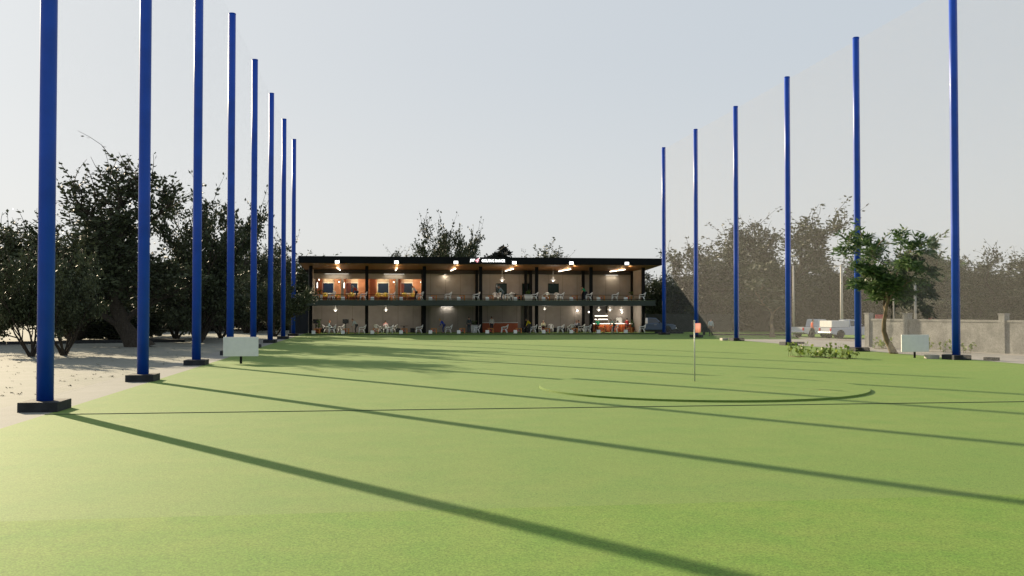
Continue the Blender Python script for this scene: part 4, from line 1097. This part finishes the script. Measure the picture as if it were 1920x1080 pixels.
# ------------------------------------------------------------------ trees
def frame(d):
    a = d.orthogonal().normalized(); return a, d.cross(a)
def grow(seed, H, spread, trunk_h, r0, stems=1, n1=7, n2=6, n3=6, leaf=.22, per=46, up=.45, lean=(0, 0), stem_spread=0., droop=0., clump=.28, low=.35, sprig=0, thin=.70, lw=.27):
    rnd = random.Random(seed); nr = np.random.RandomState(seed)
    br = []; twigs = []
    def path(p, d, L, n, wob, upw):
        pts = [p.copy()]; d = d.normalized()
        for i in range(n):
            d = (d + Vector((rnd.gauss(0, wob), rnd.gauss(0, wob), rnd.gauss(0, wob) + upw))).normalized()
            p = p + d * (L / n); pts.append(p.copy())
        return pts, d
    def childs(pts, r_at, L, n, level, t0):
        for i in range(n):
            t = t0 + (1 - t0) * (i + rnd.random() * .8) / n; t = min(.98, t)
            k = t * (len(pts) - 1); j = min(int(k), len(pts) - 2); p = pts[j].lerp(pts[j + 1], k - j)
            d = (pts[j + 1] - pts[j]).normalized(); a, b = frame(d)
            ang = i * 2.4 + rnd.uniform(-.6, .6) + seed; tilt = rnd.uniform(.55, 1.05)
            nd = d * math.cos(tilt) + (a * math.cos(ang) + b * math.sin(ang)) * math.sin(tilt)
            nd.z += (up if level < 3 else up * .5) * .9 - droop
            l = L * rnd.uniform(.65, 1.15) * (1.15 - .45 * t if level > 1 else 1.0)
            q, _ = path(p, nd, l, 4 if level < 3 else 3, .16, .05 * up - droop * .2)
            rr = r_at * (1 - .55 * t) * .55
            br.append((q, rr, rr * .35, level))
            if level == 1: childs(q, rr, l * .52, n2, 2, .25)
            elif level == 2: childs(q, rr, l * .55, n3, 3, .2); twigs.append((q, l * .6))
            else: twigs.append((q, l))
    for s in range(stems):
        if stems > 1:
            a = 2 * math.pi * s / stems + rnd.uniform(-.4, .4); d = Vector((math.cos(a) * stem_spread, math.sin(a) * stem_spread, 1))
        else: d = Vector((lean[0], lean[1], 1))
        q, _ = path(Vector((0, 0, -.1)), d, trunk_h * rnd.uniform(.9, 1.1), 6, .10, .03)
        if stems == 1:
            q2, _ = path(q[-1], (q[-1] - q[-2]) + Vector((rnd.gauss(0, .1), rnd.gauss(0, .1), .2)), (H - trunk_h) * .62, 5, .16, .1)
            full = q + q2[1:]
        else:
            q2, _ = path(q[-1], (q[-1] - q[-2]), (H - trunk_h) * .5, 4, .16, .1); full = q + q2[1:]
        br.append((full, r0, r0 * .18, 0))
        childs(full, r0, spread * .5, n1, 1, low)
    # long upright sprigs breaking the outline
    ends = [b[0][-1] for b in br if b[3] in (1, 2)]
    if sprig:
        ends.sort(key=lambda p: -p.z)
        for p in ends[:sprig * 2][::1]:
            if rnd.random() < .8:
                q, _ = path(p - Vector((0, 0, .3)), Vector((rnd.gauss(0, .45), rnd.gauss(0, .45), 1)), H * rnd.uniform(.08, .24), 5, .16, .05)
                br.append((q, .025, .008, 3)); twigs.append((q, -1))
    tm_ = MB()
    for pts, ra, rb, lv in br:
        n = len(pts); rad = [ra + (rb - ra) * i / (n - 1) for i in range(n)]
        if lv == 0: rad[0] = ra * 1.5; rad[1] = ra * 1.12
        tm_.tube(pts, rad, (12, 7, 5, 3)[lv], False, True)
    # leaves
    P = []; D = []
    for q, l in twigs:
        m = max(4, int(per * rnd.uniform(.6, 1.3))); cl_ = clump
        if l < 0: m = int(34 * rnd.uniform(.6, 1.3)); cl_ = .13
        ts = nr.uniform(.12, 1.0, m) ** .8 * (len(q) - 1); j = np.minimum(ts.astype(int), len(q) - 2); f = (ts - j)[:, None]
        arr = np.array([tuple(x) for x in q]); base = arr[j] * (1 - f) + arr[j + 1] * f
        off = nr.normal(0, cl_, (m, 3)) * np.array([1, 1, .8]); P.append(base + off * nr.uniform(.1, 1, (m, 1)))
        dd = (arr[j + 1] - arr[j]); dd /= np.linalg.norm(dd, axis=1)[:, None] + 1e-9
        D.append(dd * .8 + nr.normal(0, .7, (m, 3)))
    P = np.concatenate(P); D = np.concatenate(D); D /= np.linalg.norm(D, axis=1)[:, None]
    N = nr.normal(0, 1, D.shape); W = np.cross(D, N); W /= np.linalg.norm(W, axis=1)[:, None] + 1e-9
    hz_ = np.clip((P[:, 2] / np.percentile(P[:, 2], 99.5) - .5) / .45, 0, 1); keep = (P[:, 2] > .15) & (nr.uniform(0, 1, len(P)) > thin * hz_); P, D, W = P[keep], D[keep], W[keep]
    m = len(P); L = (leaf * nr.uniform(.6, 1.25, m))[:, None]; w = L * lw
    V = np.stack([P, P + D * L * .45 + W * w, P + D * L, P + D * L * .45 - W * w], 1).reshape(-1, 3)
    me = bpy.data.meshes.new('crown'); me.vertices.add(len(V)); me.vertices.foreach_set('co', V.ravel())
    me.loops.add(4 * m); me.loops.foreach_set('vertex_index', np.arange(4 * m)); me.polygons.add(m)
    me.polygons.foreach_set('loop_start', np.arange(m) * 4); me.polygons.foreach_set('loop_total', np.full(m, 4)); me.update(calc_edges=True)
    zt = np.percentile(V[:, 2], 99.95); xw = np.percentile(V[:, 0], 98.5) - np.percentile(V[:, 0], 1.5)
    cx = (np.percentile(V[:, 0], 98.5) + np.percentile(V[:, 0], 1.5)) / 2
    return tm_.mesh('trunk'), me, zt, xw, cx
KINDS = {}
def kind(name, leafm, bark, **k):
    tme, cme, zt, xw, cx = grow(**k); tme.materials.append(bark); cme.materials.append(leafm); KINDS[name] = (tme, cme, zt, xw)
kind('oak_a', M_LEAF, M_BARK, seed=3, H=13, spread=6.8, trunk_h=3.0, r0=.42, n1=13, n2=8, n3=6, leaf=.25, per=27, up=.75, low=.16, clump=.34, sprig=22)
kind('oak_b', M_LEAF, M_BARK, seed=8, H=12, spread=6.0, trunk_h=2.4, r0=.34, n1=14, n2=8, n3=6, leaf=.25, per=26, up=.85, low=.14, clump=.34, sprig=22)
kind('oak_c', M_LEAFB, M_BARK, seed=21, H=12, spread=6.4, trunk_h=2.2, r0=.30, n1=13, n2=8, n3=5, leaf=.28, per=26, up=.8, low=.14, clump=.38, sprig=26)
kind('shrub_a', M_LEAF, M_BARK, seed=31, H=5.5, spread=3.0, trunk_h=1.5, r0=.08, stems=7, stem_spread=.75, n1=6, n2=5, n3=4, leaf=.17, per=26, up=.6, low=.38, clump=.22, sprig=14)
kind('shrub_b', M_LEAFB, M_BARK, seed=37, H=6.0, spread=3.2, trunk_h=1.6, r0=.085, stems=7, stem_spread=.85, n1=6, n2=5, n3=4, leaf=.18, per=26, up=.7, low=.36, clump=.22, sprig=14)
kind('hedge', M_LEAF, M_BARK, seed=44, H=4.5, spread=3.6, trunk_h=.9, r0=.08, stems=8, stem_spread=1.1, n1=7, n2=5, n3=4, leaf=.26, per=30, up=.4, low=.06, clump=.32, sprig=14)
kind('airy', M_LEAFB, M_BARK, seed=52, H=12, spread=5.5, trunk_h=4.0, r0=.22, n1=11, n2=6, n3=5, leaf=.26, per=20, up=.95, low=.30, clump=.30, sprig=18)
kind('lean', M_LEAFG, M_BARKL, seed=64, H=7.2, spread=5.4, trunk_h=3.4, r0=.125, n1=9, n2=6, n3=5, leaf=.32, per=42, up=.30, lean=(-.26, 0), low=.46, clump=.17, sprig=16, lw=.15, thin=.3)
kind('drooping', M_LEAF, M_BARK, seed=71, H=7.2, spread=4.2, trunk_h=2.4, r0=.16, n1=9, n2=7, n3=5, leaf=.24, per=40, up=.3, droop=.14, low=.28, clump=.26, sprig=6)
kind('pine', mat('pine_needle', (.006, .010, .007), .8), M_BARK, seed=83, H=9.5, spread=4.0, trunk_h=6.0, r0=.18, n1=8, n2=6, n3=5, leaf=.30, per=60, up=.10, low=.55, clump=.20)
kind('sapling', M_LEAFB, M_BARKL, seed=91, H=5.0, spread=2.0, trunk_h=2.6, r0=.07, n1=6, n2=4, n3=3, leaf=.20, per=14, up=.9, low=.45, clump=.15)
kind('mound', M_LEAF, M_BARK, seed=101, H=11, spread=5.0, trunk_h=2.6, r0=.17, stems=7, stem_spread=.55, n1=9, n2=6, n3=5, leaf=.25, per=19, up=.75, low=.12, clump=.36, sprig=34)
kind('mound_b', M_LEAFB, M_BARK, seed=113, H=11, spread=5.0, trunk_h=2.4, r0=.16, stems=6, stem_spread=.6, n1=9, n2=6, n3=5, leaf=.26, per=18, up=.8, low=.10, clump=.36, sprig=34)
kind('round', M_LEAF, M_BARK, seed=127, H=9, spread=5.0, trunk_h=2.0, r0=.15, stems=5, stem_spread=.5, n1=9, n2=6, n3=5, leaf=.25, per=22, up=.6, low=.08, clump=.4, sprig=0, thin=.4)
kind('oak_d', M_LEAF, M_BARK, seed=3, H=13, spread=6.2, trunk_h=3.6, r0=.42, n1=13, n2=8, n3=6, leaf=.25, per=24, up=.8, low=.18, clump=.34, sprig=40, lean=(-.30, 0))
USED = set()
def tree(k, px, Z, ytop, wpx, label, rz=0., name='tree', cat='tree', group=None):
    tme, cme, zt, xw = KINDS[k]; u, v = pZ(px, Z); h = zat(ytop, Z); sc = h / zt; sw = (wpx / FPX * Z) / xw
    t = thing(name, label, cat, (u, v, 0), rz, group); t.scale = (sw, sw, sc)
    link('trunk', tme, None, t); link('crown', cme, None, t)
    return t
GL = 'trees behind the left row of poles'; GR = 'trees beyond the right net'; GB = 'trees rising behind the roof'
tree('oak_d', 264, 70, 290, 240, 'tallest broad dark tree with a thick trunk behind the second left pole', 0., group=GL)
tree('mound', 372, 80, 343, 215, 'dark tree with a feathery top behind the third left pole', 1.2, group=GL)
tree('mound_b', 140, 84, 392, 190, 'dark tree filling the gap between the first two left poles', 3.4, group=GL)
tree('mound', 478, 116, 434, 140, 'dark tree behind the fifth and sixth left poles', 2.0, group=GL)
tree('mound_b', -22, 76, 408, 170, 'dark tree cut off by the left edge of the picture', 2.6, group=GL)
tree('mound', 425, 122, 470, 150, 'dark tree far behind the fourth left pole', 5.0, group=GL)
tree('mound_b', 560, 138, 474, 130, 'dark tree right behind the left corner of the building', .2, group=GL)
tree('hedge', 215, 88, 560, 150, 'dense low dark bush behind the thick trunk', .2, 'bush', 'bush')
GS = 'multi stemmed shrubs on the sand'
tree('shrub_a', 60, 55, 470, 135, 'multi stemmed dark shrub left of the nearest blue pole', .3, 'shrub', 'shrub', GS)
tree('shrub_b', 121, 56.5, 462, 165, 'multi stemmed shrub with spreading sunlit stems right of the nearest blue pole', 1.5, 'shrub', 'shrub', GS)
tree('shrub_a', 297, 100, 478, 140, 'dark shrub close right of the second left pole', 2.1, 'shrub', 'shrub', GS)
tree('shrub_a', 330, 90, 500, 120, 'dark shrub just left of the third left pole', 4.2, 'shrub', 'shrub', GS)
tree('shrub_b', 378, 86, 490, 140, 'dark shrub at the right side of the third left pole', .9, 'shrub', 'shrub', GS)
tree('shrub_a', 415, 92, 505, 110, 'dark shrub left of the fourth left pole', 3.3, 'shrub', 'shrub', GS)
tree('shrub_b', 462, 112, 500, 120, 'dark shrub behind the left white board between two poles', 5.2, 'shrub', 'shrub', GS)
tree('shrub_b', 516, 97, 512, 105, 'sunlit bright leaved shrub between the sixth and last left poles', 2.4, 'shrub', 'shrub', GS)
for i, (px, Z, yt, w) in enumerate(((250, 125, 520, 190), (330, 130, 505, 190), (410, 132, 510, 190), (485, 135, 515, 190), (550, 138, 525, 170))):
    tree('hedge', px, Z, yt, w, f'dense dark hedge bush in the far row behind the left trees, {ORD[i]} from the left', i * 1.3, 'hedge_bush', 'bush', 'far hedge bushes on the left')
tree('mound', 828, 138, 407, 128, 'leafy tree standing tall above the middle of the roof', 1.0, group=GB)
tree('pine', 947, 132, 462, 64, 'small dark flat topped tree just right of the logo above the roof', .5, group=GB)
tree('airy', 1062, 136, 453, 92, 'thin feathery tree above the roof on the right', 2.2, group=GB)
tree('airy', 742, 140, 454, 60, 'thin sparse tree top above the roof left of the middle tree', 4.0, group=GB)
tree('airy', 1018, 142, 468, 60, 'very sparse twig tips above the roof right of the dark flat topped tree', .7, group=GB)
tree('round', 1228, 122, 508, 62, 'dark tree directly right of the building roof', 1.1, group=GR)
tree('round', 1272, 127, 499, 92, 'dark tree in shade between the two farthest right poles', 2.7, group=GR)
tree('mound_b', 1352, 124, 438, 138, 'hazy tree with a pointed top left of the third farthest right pole', 2.6, group=GR)
tree('oak_a', 1425, 121, 402, 165, 'tall hazy tree just right of the third farthest right pole', 1.9, group=GR)
tree('airy', 1528, 112, 383, 140, 'tall airy tree with a visible trunk right of the fourth right pole', 3.0, group=GR)
tree('mound', 1482, 126, 455, 150, 'hazy tree behind the slim pale post', 4.4, group=GR)
tree('mound', 1600, 118, 465, 160, 'hazy tree behind the thick lamp post and pickups', 5.1, group=GR)
tree('mound_b', 1690, 112, 480, 140, 'hazy tree behind the leaning green tree', .1, group=GR)
tree('mound_b', 1770, 104, 478, 150, 'hazy tree just left of the nearest right pole', 1.7, group=GR)
tree('mound', 1848, 96, 466, 170, 'broad hazy tree above the wall right of the nearest right pole', 2.9, group=GR)
tree('oak_a', 1945, 92, 463, 190, 'hazy tree cut off by the right edge of the picture', .9, group=GR)
for i, (px, Z, yt, w) in enumerate(((1262, 131, 545, 120), (1320, 130, 525, 150), (1380, 130, 520, 150), (1440, 130, 522, 150), (1500, 128, 520, 160), (1560, 126, 515, 160), (1620, 124, 515, 160), (1685, 120, 520, 160), (1750, 116, 520, 160), (1815, 112, 520, 170), (1880, 108, 518, 170), (1945, 104, 516, 170))):
    tree('hedge', px, Z, yt, w, f'dense hedge bush in the far row behind the right net, {ORD[i]} from the left', i * 1.7 + .4, 'hedge_bush', 'bush', 'far hedge bushes on the right')
# leaning green tree in front of the wall
t = tree('lean', 1676, 58.8, 418, 168, 'green tree with a leaning pale trunk standing in front of the concrete wall', 0.)
tree('drooping', 1738, 76, 478, 110, 'dark drooping tree behind the wall right of the leaning tree', .8, group=GR)
tree('sapling', 1448, 95, 520, 60, 'slender sapling with few leaves left of the fourth right pole', .4, 'sapling', 'tree')

# leafy ground plants
def bush_plant(px, Z, wpx, hpx, n, label, seed):
    rnd = random.Random(seed); u, v = pZ(px, Z); w = wpx / FPX * Z; h = hpx / FPX * Z
    t = thing('leafy_plant', label, 'plant', (u, v, .01)); fo = MB(); stx = MB(); bases = []
    for i in range(n):
        x, y = rnd.uniform(-w / 2, w / 2), rnd.gauss(0, .7); hh = h * rnd.uniform(.35, 1); bases.append((x, y, .015))
        top = Vector((x + rnd.gauss(0, .12), y + rnd.gauss(0, .12), hh)); stx.tube([(x, y, -.02), (x * .5 + top.x * .5, y, hh * .55), top], [.009, .007, .004], 5)
        for k in range(int(5 + 6 * hh)):
            zt = rnd.uniform(.2, 1) ; c = Vector((x, y, 0)).lerp(top, zt)
            leaf_burst(fo, c, 1, rnd.uniform(.18, .34), rnd.uniform(.12, .2), -.5, rnd)
    bs_ = sorted((p for p in bases), key=lambda p: p[0])
    stx.tube(bs_, .006, 5)
    stx.build('stem', M_BARKL, t); fo.build('foliage', leaf_mat('ground_plant_leaf%d' % seed, (.10, .17, .03), (.24, .30, .06), .5, .4), t)
bush_plant(1508, 55, 60, 26, 17, 'loose leafy green plant at the turf edge below the third nearest right pole', 3)
bush_plant(1548, 53.5, 34, 14, 14, 'low leafy green plant in the middle of the plant patch', 4)
bush_plant(1576, 53, 38, 27, 14, 'loose leafy green plant left of the second nearest right pole', 5)
bush_plant(1650, 66.5, 40, 22, 12, 'dry weedy plant at the foot of the concrete wall left of the leaning trunk', 6)
bush_plant(1752, 61.5, 50, 26, 12, 'dry weedy plant at the foot of the wall right of the white board', 7)
bush_plant(1802, 59.5, 26, 24, 8, 'dry weedy plant at the wall foot right of the nearest right pole', 8)
